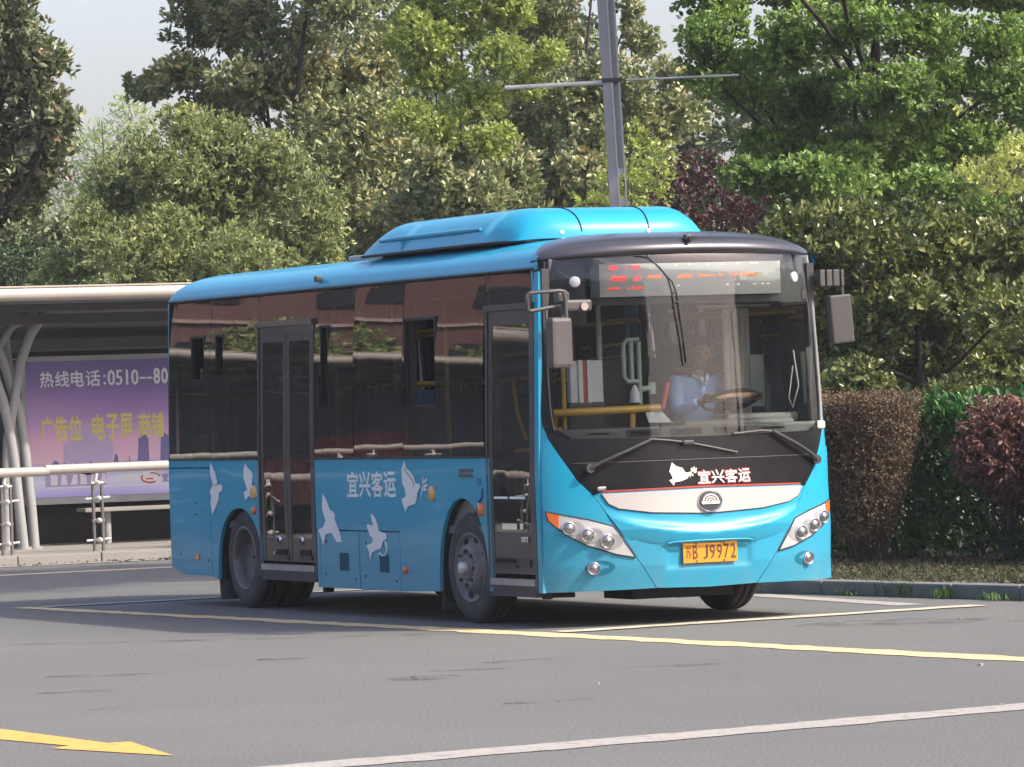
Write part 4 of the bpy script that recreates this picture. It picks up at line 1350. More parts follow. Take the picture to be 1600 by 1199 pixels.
# sign box behind the top of the windscreen
b = MB(); b.box((BW / 2 + .02, .02, 2.575), (1.52, .16, .245), 0); b.box((BW / 2 + .02, .04, 2.72), (1.6, .16, .05), 1); b.box((.285, .155, 2.50), (.30, .12, .50), 1, bev=.01); b.box((BW - .24, .17, 2.56), (.26, .12, .36), 1, bev=.01)
b.box((BW / 2 + .04, .11, 2.42), (1.66, .15, .05), 1)
sb = b.build('sign_box', [SIGNBACK, mat('box_grey', (.085, .085, .09), .55)], bus)
def led(x0, x1, z0, z1, m, nm, pat):
    b = MB()
    nx, nz = len(pat[0]), len(pat)
    for j, row in enumerate(pat):
        for i, ch in enumerate(row):
            if ch == '#':
                b.box((x0 + (x1 - x0) * (i + .5) / nx, -.062, z1 - (z1 - z0) * (j + .5) / nz), ((x1 - x0) / nx * .95, .004, (z1 - z0) / nz * .8))
    return b.build(nm, m, sb, 'stuff')
led(.555, .625, 2.655, 2.685, LEDR, 'led_text', ['######', '#.#.##', '######'])
led(.690, .715, 2.66, 2.675, LEDR, 'led_text', ['##'])
led(.745, .815, 2.655, 2.685, LEDR, 'led_text', ['######', '##.#.#', '######'])
led(.565, .700, 2.568, 2.608, LEDR, 'led_text', ['.#.##.##.#', '###.##.###', '#.##.##.#.', '.##.##.##.'])
led(.755, .815, 2.568, 2.608, LEDR, 'led_text', ['..####', '.##..#', '##..##', '###.#.'])
led(.545, .640, 2.508, 2.522, LEDR, 'led_text', ['##########'])
led(.705, .725, 2.508, 2.520, LEDR, 'led_text', ['##'])
led(.745, .840, 2.508, 2.524, LEDR, 'led_text', ['#########.'])
led(.875, .990, 2.585, 2.610, LEDO, 'led_text', ['.##.#.##.#.#', '############', '##.###.####.'])
led(1.12, 1.26, 2.582, 2.612, LEDO, 'led_text', ['...#.#..##.#..', '..##.##.##.##.', '.###.##.##.##.', '##########.#..'])
led(1.30, 1.52, 2.590, 2.612, LEDO, 'led_text', ['#..#.............##..', '##.###.#.##..#..##.##', '#####.#######....##..'])
led(1.56, 1.80, 2.590, 2.614, LEDO, 'led_text', ['##..#....#..#.#..##..##', '#.#.##.#.#.#..##.##.#.#', '..#.#..##..#.#.######.#'])
led(1.10, 1.80, 2.675, 2.690, LEDW, 'led_text', ['#.....#.......#......#......#.....#.#'])
led(1.12, 1.90, 2.522, 2.532, LEDW, 'led_text', ['#.................#...#.....#..#.#'])
# front lettering and dove on the mask
xl = [(1.138, 1.238), (1.252, 1.352), (1.366, 1.466), (1.480, 1.578)]
for ch, (a, c) in zip(ORD, xl):
    lettering('front_lettering_outline', ch, a - .006, c + .006, 1.036, 1.142, fm_off(.004), REDD, mask, .040, .003)
    lettering('front_lettering', ch, a, c, 1.042, 1.136, fm_off(.009), WHITE, mask, .022, .003)
df = [(690, 300), (705, 255), (725, 275), (755, 285), (765, 305), (775, 310), (795, 305), (800, 315), (785, 325), (775, 340), (745, 352), (715, 355), (708, 372), (700, 362), (687, 345), (705, 338), (700, 320)]
dfp = [(.905 + (x - 690) / 140 * .235, 1.206 - (y - 255) / 117 * .172) for x, y in df]
flat_shape('dove_decal', dfp, fm_off(.006), CREAMD, mask)['label'] = 'cream dove on the black panel under the windscreen'
b = MB()
for a0, a1, k in (((1.098, 1.10), (1.085, 1.115), .008), ((1.090, 1.125), (1.085, 1.165), .010), ((1.095, 1.13), (1.110, 1.172), .011), ((1.10, 1.13), (1.132, 1.160), .011), ((1.10, 1.12), (1.130, 1.135), .009), ((1.085, 1.12), (1.065, 1.085), .005)):
    d = Vector((a1[0] - a0[0], a1[1] - a0[1])); s = Vector((-d.y, d.x)).normalized() * k
    b.add([fm(*a0, -.012), fm((a0[0] + a1[0]) / 2 + s.x, (a0[1] + a1[1]) / 2 + s.y, -.012), fm(*a1, -.012), fm((a0[0] + a1[0]) / 2 - s.x, (a0[1] + a1[1]) / 2 - s.y, -.012)], [(0, 1, 2, 3)])
b.build_each('twig_decal', CREAMD, mask)

# wipers
def wiper(pts_arm, pts_blade, name='wiper'):
    b = MB()
    P = [fm(x, z, -o) for x, z, o in pts_arm]
    b.tube(P, [.020] + [.014] * (len(P) - 1), 6)
    b.disc(fm(*pts_arm[0][:2], -.0), (0, -1, 0), .035, .05, 12)
    o = b.build('wiper', DGREY, bus)
    c = MB(); c.tube([fm(x, z, -q) for x, z, q in pts_blade], .009, 6); c.build('wiper_blade', GREYP, o)
wiper([(.305, 1.185, .04), (.40, 1.235, .05), (.56, 1.30, .05), (.76, 1.378, .03)], [(.76, 1.385, .02), (.90, 1.372, .02), (1.06, 1.350, .025), (1.28, 1.305, .022), (1.475, 1.262, .02)])
wiper([(2.235, 1.182, .04), (2.15, 1.24, .05), (2.0, 1.315, .05), (1.80, 1.412, .03)], [(1.84, 1.405, .02), (1.7, 1.418, .02), (1.45, 1.402, .02)])
b = MB(); b.box(fm(1.062, 1.350, -.03), (.09, .03, .035), bev=.01); b.build('wiper_joint', DGREY, bus)
b = MB(); b.tube([fm(x, z, -.012) for x, z in ((.74, 2.755), (.80, 2.752), (.85, 2.735), (.93, 2.66), (.985, 2.58), (1.01, 2.48), (1.03, 2.3), (1.055, 2.1), (1.07, 1.92))], .006, 6)
b.tube([fm(x, z, -.012) for x, z in ((.835, 2.758), (.88, 2.71), (.96, 2.62), (1.02, 2.55), (1.05, 2.46), (1.065, 2.3), (1.085, 2.1), (1.095, 1.95))], .006, 6)
for z_, x0, x1 in ((2.47, 1.012, 1.048), (2.40, 1.02, 1.055)): b.tube([fm(x0, z_, -.012), fm(x1, z_, -.012)], .007, 6)
b.build('sign_cable', TRIM, bus)

# mirrors
def mp(px, pz, y): return Vector((px, y, pz))
b = MB()
b.box((.335, -.13, 2.395), (.24, .09, .085), bev=.02); b.box((.235, -.11, 2.455), (.10, .08, .09), bev=.02); b.box((.235, -.13, 2.32), (.03, .03, .14))
mb_ = b.build('mirror_bracket', GREYP, bus); mb_['label'] = 'grey arm plate of the mirror on the door corner'
b = MB(); b.disc((.385, -.178, 2.385), (0, -1, 0), .030, .012, 14, 0); b.build('bracket_bolt', CHROME, mb_)
b = MB()
b.tube([(.235, -.15, 2.345), (.235, -.20, 2.47), (.215, -.22, 2.495), (.17, -.22, 2.505), (-.06, -.20, 2.495), (-.085, -.20, 2.48), (-.085, -.20, 2.37), (-.06, -.19, 2.36), (.12, -.16, 2.385), (.24, -.15, 2.40)], .015, 8)
b.tube([(.20, -.22, 2.50), (.215, -.22, 2.44), (.215, -.22, 2.30)], .018, 8)
b.tube([(.07, -.19, 2.36), (.065, -.2, 2.30)], .010, 6)
b.build('mirror_arm', GREYP, mb_)
mh = MB(); mh.box((.148, -.24, 2.11), (.190, .10, .375), rot=Matrix.Rotation(R(12), 3, 'Z'), bev=.03); hh = mh.build('mirror_housing', GREYP, bus); hh['label'] = 'tall grey mirror housing hanging at the door corner'
mg = MB(); mg.box((.160, -.187, 2.11), (.160, .006, .34), rot=Matrix.Rotation(R(12), 3, 'Z')); mg.build('mirror_glass', CHROME, hh)
mb_.location.x -= .10; hh.location.x -= .105; hh.location.z += .01
b = MB()
for k, (x, ww) in enumerate(((2.455, .05), (2.515, .055), (2.575, .06), (2.628, .035))): b.box((x, .02, 2.56), (ww - .008, .07, .125), bev=.006)
b.box((2.53, .04, 2.56), (.20, .03, .115)); b.tube([(2.635, .02, 2.52), (2.640, .02, 2.40)], .012, 8); b.tube([(2.50, .02, 2.50), (2.60, .02, 2.50)], .010, 6)
mb2 = b.build('mirror_bracket', GREYP, bus); mb2.location.x -= .072; mb2['label'] = 'ribbed grey bracket of the mirror on the driver side'
mh = MB(); mh.box((2.615, .02, 2.23), (.175, .10, .37), rot=Matrix.Rotation(R(-4), 3, 'Y') @ Matrix.Rotation(R(-8), 3, 'Z'), bev=.014); hh = mh.build('mirror_housing', GREYP, bus); hh['label'] = 'boxy grey mirror housing on the driver side'
mg = MB(); mg.box((2.607, .076, 2.23), (.15, .006, .33), rot=Matrix.Rotation(R(-4), 3, 'Y') @ Matrix.Rotation(R(-8), 3, 'Z')); mg.build('mirror_glass', CHROME, hh)
hh.location.x -= .075; hh.location.z += .015

# steering wheel and driver's seat
SW = Vector((1.83, .50, 1.655)); sw_n = Vector((0, .35, 1)).normalized()
b = MB()
rm = rot_to(sw_n)
b.tube([SW + rm @ Vector((.225 * math.cos(2 * PI * k / 32), .225 * math.sin(2 * PI * k / 32), 0)) for k in range(33)], .015, 8, caps=False)
for a in (.3, 2.8, 4.7): b.tube([SW + rm @ Vector((.05 * math.cos(a), .05 * math.sin(a), -.03)), SW + rm @ Vector((.22 * math.cos(a), .22 * math.sin(a), 0))], .014, 6)
b.disc(SW + rm @ Vector((0, 0, -.05)), sw_n, .07, .05, 16); b.tube([SW - sw_n * .05, SW - sw_n * .45 + Vector((0, -.1, 0))], .03, 8)
b.build('steering_wheel', DARKSEAT, bus)
b = MB(); b.box((1.74, .92, 1.20), (.48, .48, .12), bev=.04); b.box((1.74, 1.16, 1.58), (.46, .10, .66), rot=Matrix.Rotation(R(-8), 3, 'X'), bev=.04); b.box((1.74, 1.22, 2.02), (.26, .08, .18), bev=.03); b.box((1.74, .95, .98), (.3, .3, .34))
b.build('driver_seat', DARKSEAT, bus)

# ================================================================= bus shelter on the platform
CRM = mat('shelter_cream', (0.42, 0.385, 0.325), 0.45, coat=0.2, var=0.06, dirt=(.3, .26, .22), dirt_amt=.15)
SOFF = mat('shelter_soffit', (0.16, 0.165, 0.17), 0.6, var=0.06, scale=1.0)
PURL = mat('shelter_purlin', (0.085, 0.085, 0.09), 0.6, var=0.1)
COLM = mat('shelter_tube', (0.33, 0.33, 0.32), 0.5, var=0.08, dirt=(.2, .19, .17), dirt_amt=.2)
STEEL = mat('rail_steel', (.66, .62, .58), 0.35, metal=.25, var=.06)
BAR = mat('rail_bar', (.22, .20, .19), .4, metal=.6, var=.15)
GRANITE = mat('dark_granite', (.012, .013, .015), .5, var=.2, fine=.3, fscale=50)
shel = thing('bus_shelter', (4.0, 23.4, .108), 'long grey bus shelter with a cream roof edge and bent tube columns', 'bus shelter')
SX0, SX1 = -30.0, 13.0
b = MB()
n = 12
prof = []
for i in range(n + 1):
    t = i / n
    prof.append((22.02 + 4.2 * t, 3.14 - .60 * t ** 1.35))
pr2 = [(y, z + .07) for y, z in prof][::-1]
poly = prof + pr2
b.prism([(y, z) for y, z in poly], lambda y, z: (SX0, y, z), lambda y, z: (SX1, y, z))
b.build('roof', SOFF, shel)
b = MB(); b.tube([(SX0, 21.98, 3.165), (SX1, 21.98, 3.165)], .078, 16); b.box(((SX0 + SX1) / 2, 21.99, 3.26), (SX1 - SX0, .06, .02)); b.build_each('roof_edge', CRM, shel)
for (y, z, s) in ((22.5, 3.02, .09), (23.3, 2.90, .12), (24.7, 2.62, .12), (25.3, 2.49, .08)):
    b = MB(); b.box(((SX0 + SX1) / 2, y, z), (SX1 - SX0 - .2, s, s)); b.build('purlin', PURL, shel)
tubes = [
 ([(3.80, .11), (3.76, .58), (3.71, 1.22), (3.66, 1.6), (3.59, 1.93), (3.50, 2.21), (3.38, 2.5), (3.2, 2.8)], .062, 23.30),
 ([(3.98, .11), (3.95, .63), (3.89, 1.38), (3.84, 1.79), (3.79, 1.95), (3.66, 2.4), (3.50, 2.75), (3.38, 2.95)], .062, 23.42),
 ([(3.60, .11), (3.62, .88), (3.66, 1.43), (3.73, 1.8), (3.86, 2.39), (3.99, 2.71), (4.18, 2.98)], .060, 23.36),
 ([(3.46, .11), (3.47, .8), (3.50, 1.5), (3.55, 2.2), (3.61, 2.55), (3.79, 2.82), (4.06, 2.98)], .055, 23.5),
 ([(3.86, .11), (3.86, 1.18), (3.85, 1.96), (3.80, 2.43), (3.76, 2.9)], .045, 23.65)]
col0 = []
for pts, r, y in tubes:
    b = MB(); b.tube([(x, y, z) for x, z in pts], r, 12); b.tube([(pts[0][0], y, .108), (pts[0][0], y, .135)], r * 1.5, 12)
    col0.append(b.build('column_tube', COLM, shel))
for dx in (-16.5, -23.0, 4.6):
    for o in col0:
        c = o.copy(); COL.objects.link(c); c.location = o.location + Vector((dx, 0, 0))
# advertising panels
def adprint():
    m = bpy.data.materials.new('poster_print'); m.use_nodes = True
    t = m.node_tree; n, l = t.nodes, t.links; b = n['Principled BSDF']
    tc = n.new('ShaderNodeTexCoord'); sp_ = n.new('ShaderNodeSeparateXYZ'); l.new(tc.outputs['Generated'], sp_.inputs[0])
    nz = n.new('ShaderNodeTexNoise'); nz.inputs['Scale'].default_value = 2.0; l.new(tc.outputs['Generated'], nz.inputs['Vector'])
    ad = n.new('ShaderNodeMath'); ad.operation = 'MULTIPLY_ADD'; ad.inputs[1].default_value = .22; ad.inputs[2].default_value = -.11
    l.new(nz.outputs['Fac'], ad.inputs[0])
    a2 = n.new('ShaderNodeMath'); a2.operation = 'ADD'; l.new(sp_.outputs['Z'], a2.inputs[0]); l.new(ad.outputs[0], a2.inputs[1])
    cr = n.new('ShaderNodeValToRGB'); e = cr.color_ramp.elements
    cols = [(0, (.56, .50, .92)), (.10, (.82, .84, .97)), (.22, (.55, .42, .85)), (.26, (.96, .64, .74)), (.42, (.95, .55, .78)), (.60, (.56, .34, .68)), (.80, (.24, .16, .44)), (1, (.16, .12, .34))]
    while len(e) < len(cols): e.new(.5)
    for i, (p, c) in enumerate(cols): e[i].position = p; e[i].color = (*c, 1)
    l.new(a2.outputs[0], cr.inputs['Fac']); l.new(cr.outputs['Color'], b.inputs['Base Color'])
    b.inputs['Roughness'].default_value = .35; b.inputs['Coat Weight'].default_value = .1
    MATS['poster_print'] = m
    return m
ADP = adprint()
REDPANEL = mat('red_brown_panel', (.16, .06, .055), .6, var=.1)
AY = 24.62
PX0, PX1, PZ0, PZ1 = 4.33, 9.0, .70, 2.40
def am_(x, z, d): return Vector((x, AY - .012 + d, z))
def board(x0, x1):
    b = MB(); b.box(((x0 + x1) / 2, AY, (PZ0 + PZ1) / 2), (x1 - x0, .024, PZ1 - PZ0)); pn = b.build('poster', ADP, shel)
    b = MB(); b.box(((x0 + x1) / 2, AY + .03, PZ1 + .03), (x1 - x0 + .1, .10, .06)); b.box(((x0 + x1) / 2, AY + .03, PZ0 - .045), (x1 - x0 + .1, .12, .085))
    for x in (x0 - .03, x1 + .03): b.box((x, AY + .03, (PZ0 + PZ1) / 2), (.06, .12, PZ1 - PZ0 + .17))
    b.build('poster_frame', mat('frame_grey', (.36, .37, .37), .5) if 'frame_grey' not in MATS else MATS['frame_grey'], shel)
    return pn
pn = board(PX0, PX1)
b = MB()
for k, x0 in enumerate((-3.9, -8.5, -13.1, -17.7, -22.3)):
    q = MB(); q.box((x0, 24.62, 1.0), (2.2, .05, .8)); q.build('back_panel', REDPANEL if k % 2 else SOFF, shel)
ADW = mat('print_white', (.86, .85, .88), .5, var=.02); ADY = mat('print_yellow', (.88, .78, .24), .5, var=.03); ADB = mat('print_tower', (.24, .20, .46), .5, var=.12, scale=8); ADP2 = mat('print_mauve', (.50, .40, .66), .5, var=.1, scale=6); ADR = mat('print_red', (.72, .16, .10), .5)
def letter_row(s, spans, z0, z1, m, bold):
    for ch, (a, c) in zip(s, spans): lettering('poster_lettering', ch, a, c, z0, z1, am_, m, pn, bold, .003)
letter_row('热线电话', [(4.525, 4.70), (4.725, 4.905), (4.935, 5.10), (5.13, 5.315)], 2.075, 2.268, ADW, .02)
letter_row('：', [(5.36, 5.395)], 2.09, 2.21, ADW, .02)
letter_row(['0510'], [(5.42, 5.825)], 2.075, 2.268, ADW, .012)
letter_row('--', [(5.845, 5.92), (5.935, 6.01)], 2.145, 2.17, ADW, .0)
letter_row('80', [(6.03, 6.115), (6.135, 6.22)], 2.085, 2.272, ADW, .05)
letter_row('广告位', [(4.515, 4.675), (4.695, 4.865), (4.885, 5.055)], 1.40, 1.70, ADY, .03)
letter_row('电子屏', [(5.19, 5.355), (5.375, 5.545), (5.565, 5.725)], 1.41, 1.71, ADY, .03)
letter_row('商铺', [(5.81, 5.965), (5.985, 6.14)], 1.41, 1.715, ADY, .03)
b = MB()
for x0, x1, z1 in ((4.62, 4.75, 1.16), (4.75, 4.86, 1.13), (4.92, 5.01, 1.13), (5.12, 5.19, 1.14), (5.45, 5.53, 1.22), (5.66, 5.68, 1.2), (5.78, 5.94, 1.46), (6.08, 6.22, 1.46), (6.5, 6.7, 1.3), (6.9, 7.0, 1.5), (7.3, 7.6, 1.25)):
    b.prism([(x0, 1.05), (x1, 1.05), (x1 - .01, z1 * .97), ((x0 + x1) / 2, z1), (x0 + .02, z1 * .96)], lambda x, z: am_(x, z, -.003), lambda x, z: am_(x, z, .0))
b.build_each('printed_tower', ADB, pn)
b = MB()
for x0, x1, z1 in ((4.80, 4.89, 1.36), (5.25, 5.30, 1.12), (5.86, 5.90, 1.52), (6.3, 6.42, 1.3)):
    b.prism(rect(x0, 1.05, x1, z1), lambda x, z: am_(x, z, -.002), lambda x, z: am_(x, z, .0))
b.prism([(5.15 + .32 * math.cos(2 * PI * k / 32), 1.28 + .32 * math.sin(2 * PI * k / 32)) for k in range(32)], lambda x, z: am_(x, z, -.0015), lambda x, z: am_(x, z, .0))
b.build_each('printed_haze', mat('print_haze', (.66, .52, .78), .5, var=.08, scale=5), pn)
b = MB()
for k, x0 in enumerate((4.62, 4.75, 4.88, 5.01, 5.14, 5.27)):
    b.prism([(x0, .85), (x0 + .09, .85), (x0 + .095 - .02 * (k % 2), .97), (x0 + .02 * (k % 3), .98)], lambda x, z: am_(x, z, -.003), lambda x, z: am_(x, z, .0))
b.box((5.6, AY - .014, .815), (2.0, .004, .014)); b.prism(rect(5.52, .88, 5.78, .96), lambda x, z: am_(x, z, -.002), lambda x, z: am_(x, z, .0))
b.prism([(5.94 + .15 * math.cos(2 * PI * k / 28), .90 + .085 * math.sin(2 * PI * k / 28)) for k in range(28)], lambda x, z: am_(x, z, -.003), lambda x, z: am_(x, z, .0))
b.build_each('printed_block', ADW, pn)
b = MB()
b.prism([(4.55, .83), (5.36, .83), (5.36, .99), (4.55, .99)], lambda x, z: am_(x, z, -.0015), lambda x, z: am_(x, z, .0)); b.build('printed_band', ADP2, pn)
b = MB()
pts = [(5.94 + .115 * math.cos(a) , .90 + .062 * math.sin(a)) for a in [R(150 + 12 * k) for k in range(14)]]
b.tube([am_(x, z, -.004) for x, z in pts], .012, 5)
pts = [(5.96 + .11 * math.cos(a) , .90 + .06 * math.sin(a)) for a in [R(10 + 10 * k) for k in range(10)]]
b.tube([am_(x, z, -.004) for x, z in pts], .008, 5)
b.prism([(5.88, .875), (5.98, .875), (5.99, .895), (5.89, .90)], lambda x, z: am_(x, z, -.004), lambda x, z: am_(x, z, -.003))
b.build_each('printed_logo', ADR, pn)
lettering('poster_lettering', '宜', 6.10, 6.185, .845, .945, am_, ADB, pn, .02, .004)
b = MB(); b.box(((SX0 + SX1) / 2, 25.3, .34), (SX1 - SX0, .10, .46)); b.build('dark_back_wall', GRANITE, shel)
b = MB(); b.box(((SX0 + SX1) / 2, 25.7, 1.35), (SX1 - SX0, .06, 2.2)); b.build('back_screen', mat('back_screen', (.11, .115, .125), .6), shel)
BENCH = mat('bench_top', (.27, .25, .22), .6, var=.1)
bench = thing('bench', (7.0, 24.1, .108), 'long pale shelter bench on grey posts under the purple poster', 'bench')
b = MB(); b.box((7.2, 24.1, .535), (4.75, .34, .05), bev=.01); b.build('bench_seat', BENCH, bench)
for x in (5.17, 6.9, 8.6):
    b = MB(); b.tube([(x, 24.1, .108), (x, 24.1, .52)], .045, 10); b.build('bench_leg', COLM, bench)

# railing along the platform edge
rail = thing('railing', (4.0, 21.2, .108), 'white tubular railing on twin bar posts along the platform edge', 'railing')
for x0, x1, dz in ((-26.0, -7.6, .0), (-7.6, 3.42, -.006), (3.38, 12.5, .012)):
    b = MB(); b.tube([(x0, 21.2, 1.075 + dz), (x1, 21.2, 1.075 + dz)], .056, 14); b.build('hand_rail', CRM, rail)
post0 = bpy.data.objects.new('rail_post', None); COL.objects.link(post0); post0.parent = rail
post0.location = (4.02 - 4.0, 0, 0)
def pput(b, name, m):
    me = b.mesh(name); me.materials.append(m); o = bpy.data.objects.new(name, me); COL.objects.link(o); o.parent = post0; return o
b = MB()
for s in (-.055, .055): b.box((s, 0, .40), (.026, .05, .80))
[pput(q, 'post_bar', BAR) for q in b.islands()]
b = MB()
b.tube([(-.015, 0, .78), (-.02, 0, .84), (.0, 0, .92)], .022, 8)
for z in (.80, .62, .36, .13): b.tube([(-.075, 0, z), (.075, 0, z)], .016, 8); b.lathe([(.001, -.05), (.03, -.03), (.034, 0), (.03, .03), (.001, .05)], (0, -.03, z), (0, -1, 0), 10)
for z in (.62, .13): b.tube([(-.15, 0, z - .005), (.15, 0, z + .012)], .014, 8)
[pput(q, 'post_clamp', STEEL) for q in b.islands()]
for k in range(-24, 8):
    if k == 0: continue
    c = copy_tree(post0, rail); c.location = (4.02 - 4.0 + 1.13 * k, 0, 0)

# steel lamp pole behind the bus
POLE = mat('pole_steel', (.27, .28, .30), .55, metal=.2, var=.08, scale=1.5)
POLEL = mat('pole_flange', (.42, .425, .43), .5, metal=.2, var=.08)
pole = thing('steel_pole', (6.98, 12.62, 0), 'tall grey steel section pole standing behind the blue bus', 'pole')
lean = lambda z: Vector((6.925 - .030 * z, 12.62 + .004 * z, z))
vx = Vector((.91, -.41, 0)); vy = Vector((.41, .91, 0))
def pbar(b, o, wd, dp, z0, z1, mi=0):
    vs = []
    for z in (z0, z1):
        c = lean(z)
        for sx, sy in ((-1, -1), (1, -1), (1, 1), (-1, 1)):
            p = c + vx * .84 * (o[0] + sx * wd / 2) + vy * (o[1] + sy * dp / 2); vs.append((p.x, p.y, z))
    b.add(vs, [(0, 1, 5, 4), (1, 2, 6, 5), (2, 3, 7, 6), (3, 0, 4, 7), (3, 2, 1, 0), (4, 5, 6, 7)], mi)
b = MB(); pbar(b, (-.055, 0), .105, .20, 0, 9.5); b.build('pole_box', POLE, pole)
b = MB(); pbar(b, (.008, -.09), .020, .028, 0, 9.5); pbar(b, (.098, -.09), .018, .028, 0, 9.5); b.build_each('pole_flange', POLEL, pole)
b = MB(); pbar(b, (.053, .02), .095, .12, 4.05, 9.5); b.build('pole_web', MATS['pole_steel'], pole)
b = MB(); pbar(b, (.053, -.06), .075, .06, 4.02, 4.08); pbar(b, (.053, -.06), .075, .06, 3.70, 3.76); pbar(b, (.053, -.06), .075, .06, 3.2, 3.26); b.build_each('pole_cleat', POLEL, pole)
b = MB(); pbar(b, (.0, 0), .235, .225, 4.98, 5.02); b.build('pole_clamp', DGREY, pole)
b = MB()
b.tube([(5.78, 13.12, 4.965), (6.78, 12.60, 4.985)], .022, 8, 0); b.tube([(6.9, 12.55, 5.0), (7.99, 12.10, 5.015)], .013, 8, 1)
b.build_each('cross_rod', [mat('rod_white', (.72, .70, .64), .4), POLEL], pole)

# ================================================================= trees, hedges, shrubs
BARK = mat('bark', (.085, .070, .055), .95, var=.25, scale=5, bump=.01, bscale=20)
BARKD = mat('bark_dark', (.035, .028, .024), .95, var=.25, scale=5)
L_MAG = leafmat('magnolia_leaf', [(.022, .034, .016), (.050, .064, .028), (.085, .095, .045), (.13, .14, .085), (.13, .085, .040)], .30, .12)
L_MAG2 = leafmat('magnolia_leaf_light', [(.030, .046, .018), (.070, .088, .034), (.12, .13, .058), (.17, .175, .09), (.16, .12, .05)], .30, .15)
L_CAMY = leafmat('camphor_leaf_yellow', [(.072, .095, .024), (.110, .140, .034), (.150, .178, .048), (.19, .21, .07)], .5, .30)
L_CAMG = leafmat('camphor_leaf_green', [(.026, .046, .016), (.052, .085, .023), (.085, .125, .034), (.13, .17, .052)], .42, .34, gain=2.9)
L_BUSHY = leafmat('privet_leaf', [(.032, .044, .018), (.070, .084, .034), (.112, .126, .048), (.16, .17, .068)], .45, .32, gain=2.9)
L_WIL = leafmat('willow_leaf', [(.12, .145, .055), (.16, .19, .075), (.20, .23, .10)], .6, .35)
L_PALE = leafmat('pale_leaf', [(.10, .125, .030), (.15, .18, .045), (.20, .225, .065)], .5, .32)
L_PALE2 = leafmat('pale_yellow_leaf', [(.15, .17, .045), (.20, .22, .065), (.26, .27, .095)], .5, .35)
L_MAR = leafmat('maroon_leaf', [(.020, .008, .008), (.035, .014, .012), (.055, .022, .018), (.05, .045, .02)], .45, .18)
L_OSM = leafmat('osmanthus_leaf', [(.020, .034, .014), (.056, .070, .022), (.10, .112, .036), (.17, .168, .062)], .26, .18)
L_LAUR = leafmat('laurel_leaf', [(.012, .045, .010), (.024, .085, .016), (.045, .13, .024), (.085, .18, .035)], .32, .2, gain=1.25)
L_BROWN = leafmat('brown_shrub_leaf', [(.055, .038, .025), (.085, .062, .040), (.115, .085, .055), (.085, .085, .045)], .8, .15, spec=.12, gain=1.5)
L_RED = leafmat('red_shrub_leaf', [(.040, .018, .015), (.080, .034, .028), (.125, .064, .050), (.17, .11, .085)], .45, .2, spec=.3, gain=1.7)
L_FAR = leafmat('far_leaf', [(.025, .038, .015), (.05, .066, .025), (.085, .10, .04)], .6, .15)
L_DARK = leafmat('dark_bush_leaf', [(.014, .026, .012), (.028, .046, .018), (.05, .07, .03)], .5, .15)
L_GRASS = leafmat('grass_blade', [(.040, .056, .016), (.062, .080, .024), (.09, .09, .04)], .7, .2, gain=1.0)
L_TUFT = leafmat('tuft_blade', [(.035, .075, .016), (.055, .11, .022), (.09, .14, .04)], .6, .3, gain=1.6)
L_LITTER = leafmat('fallen_leaf', [(.07, .05, .03), (.11, .08, .045), (.07, .075, .03), (.15, .12, .07)], .8, .1, gain=.9)

def nrmv(a): return a / np.maximum(1e-9, np.linalg.norm(a, axis=-1, keepdims=True))
def leaf_mesh(name, P, D, L, W, tone, rng, fold=.25, droop=.15):
    n = len(P)
    D = nrmv(D); Rr = nrmv(rng.normal(size=(n, 3)) + np.array([0, 0, .9]))
    Sd = nrmv(np.cross(D, Rr)); Nn = np.cross(Sd, D)
    L = L[:, None]; W = W[:, None]
    f = fold * W
    V = np.stack([P, P + D * L * .30 + Sd * W + Nn * f, P + D * L * .68 + Sd * W * .86 + Nn * (f - droop * L * .3), P + D * L - Nn * droop * L,
                  P + D * L * .68 - Sd * W * .86 + Nn * (f - droop * L * .3), P + D * L * .30 - Sd * W + Nn * f], axis=1).reshape(-1, 3)
    base = (np.arange(n) * 6)[:, None]
    Q = np.concatenate([base + np.array([[0, 1, 2, 3]]), base + np.array([[0, 3, 4, 5]])], axis=1).reshape(-1)
    me = bpy.data.meshes.new(name)
    me.vertices.add(n * 6); me.vertices.foreach_set('co', V.astype(np.float32).ravel())
    me.loops.add(n * 8); me.loops.foreach_set('vertex_index', Q.astype(np.int32))
    me.polygons.add(n * 2); me.polygons.foreach_set('loop_start', (np.arange(n * 2) * 4).astype(np.int32))
    at = me.attributes.new('tone', 'FLOAT', 'POINT')
    at.data.foreach_set('value', np.repeat(np.clip(tone, 0, 1), 6).astype(np.float32))
    me.update(calc_edges=True)
    return me

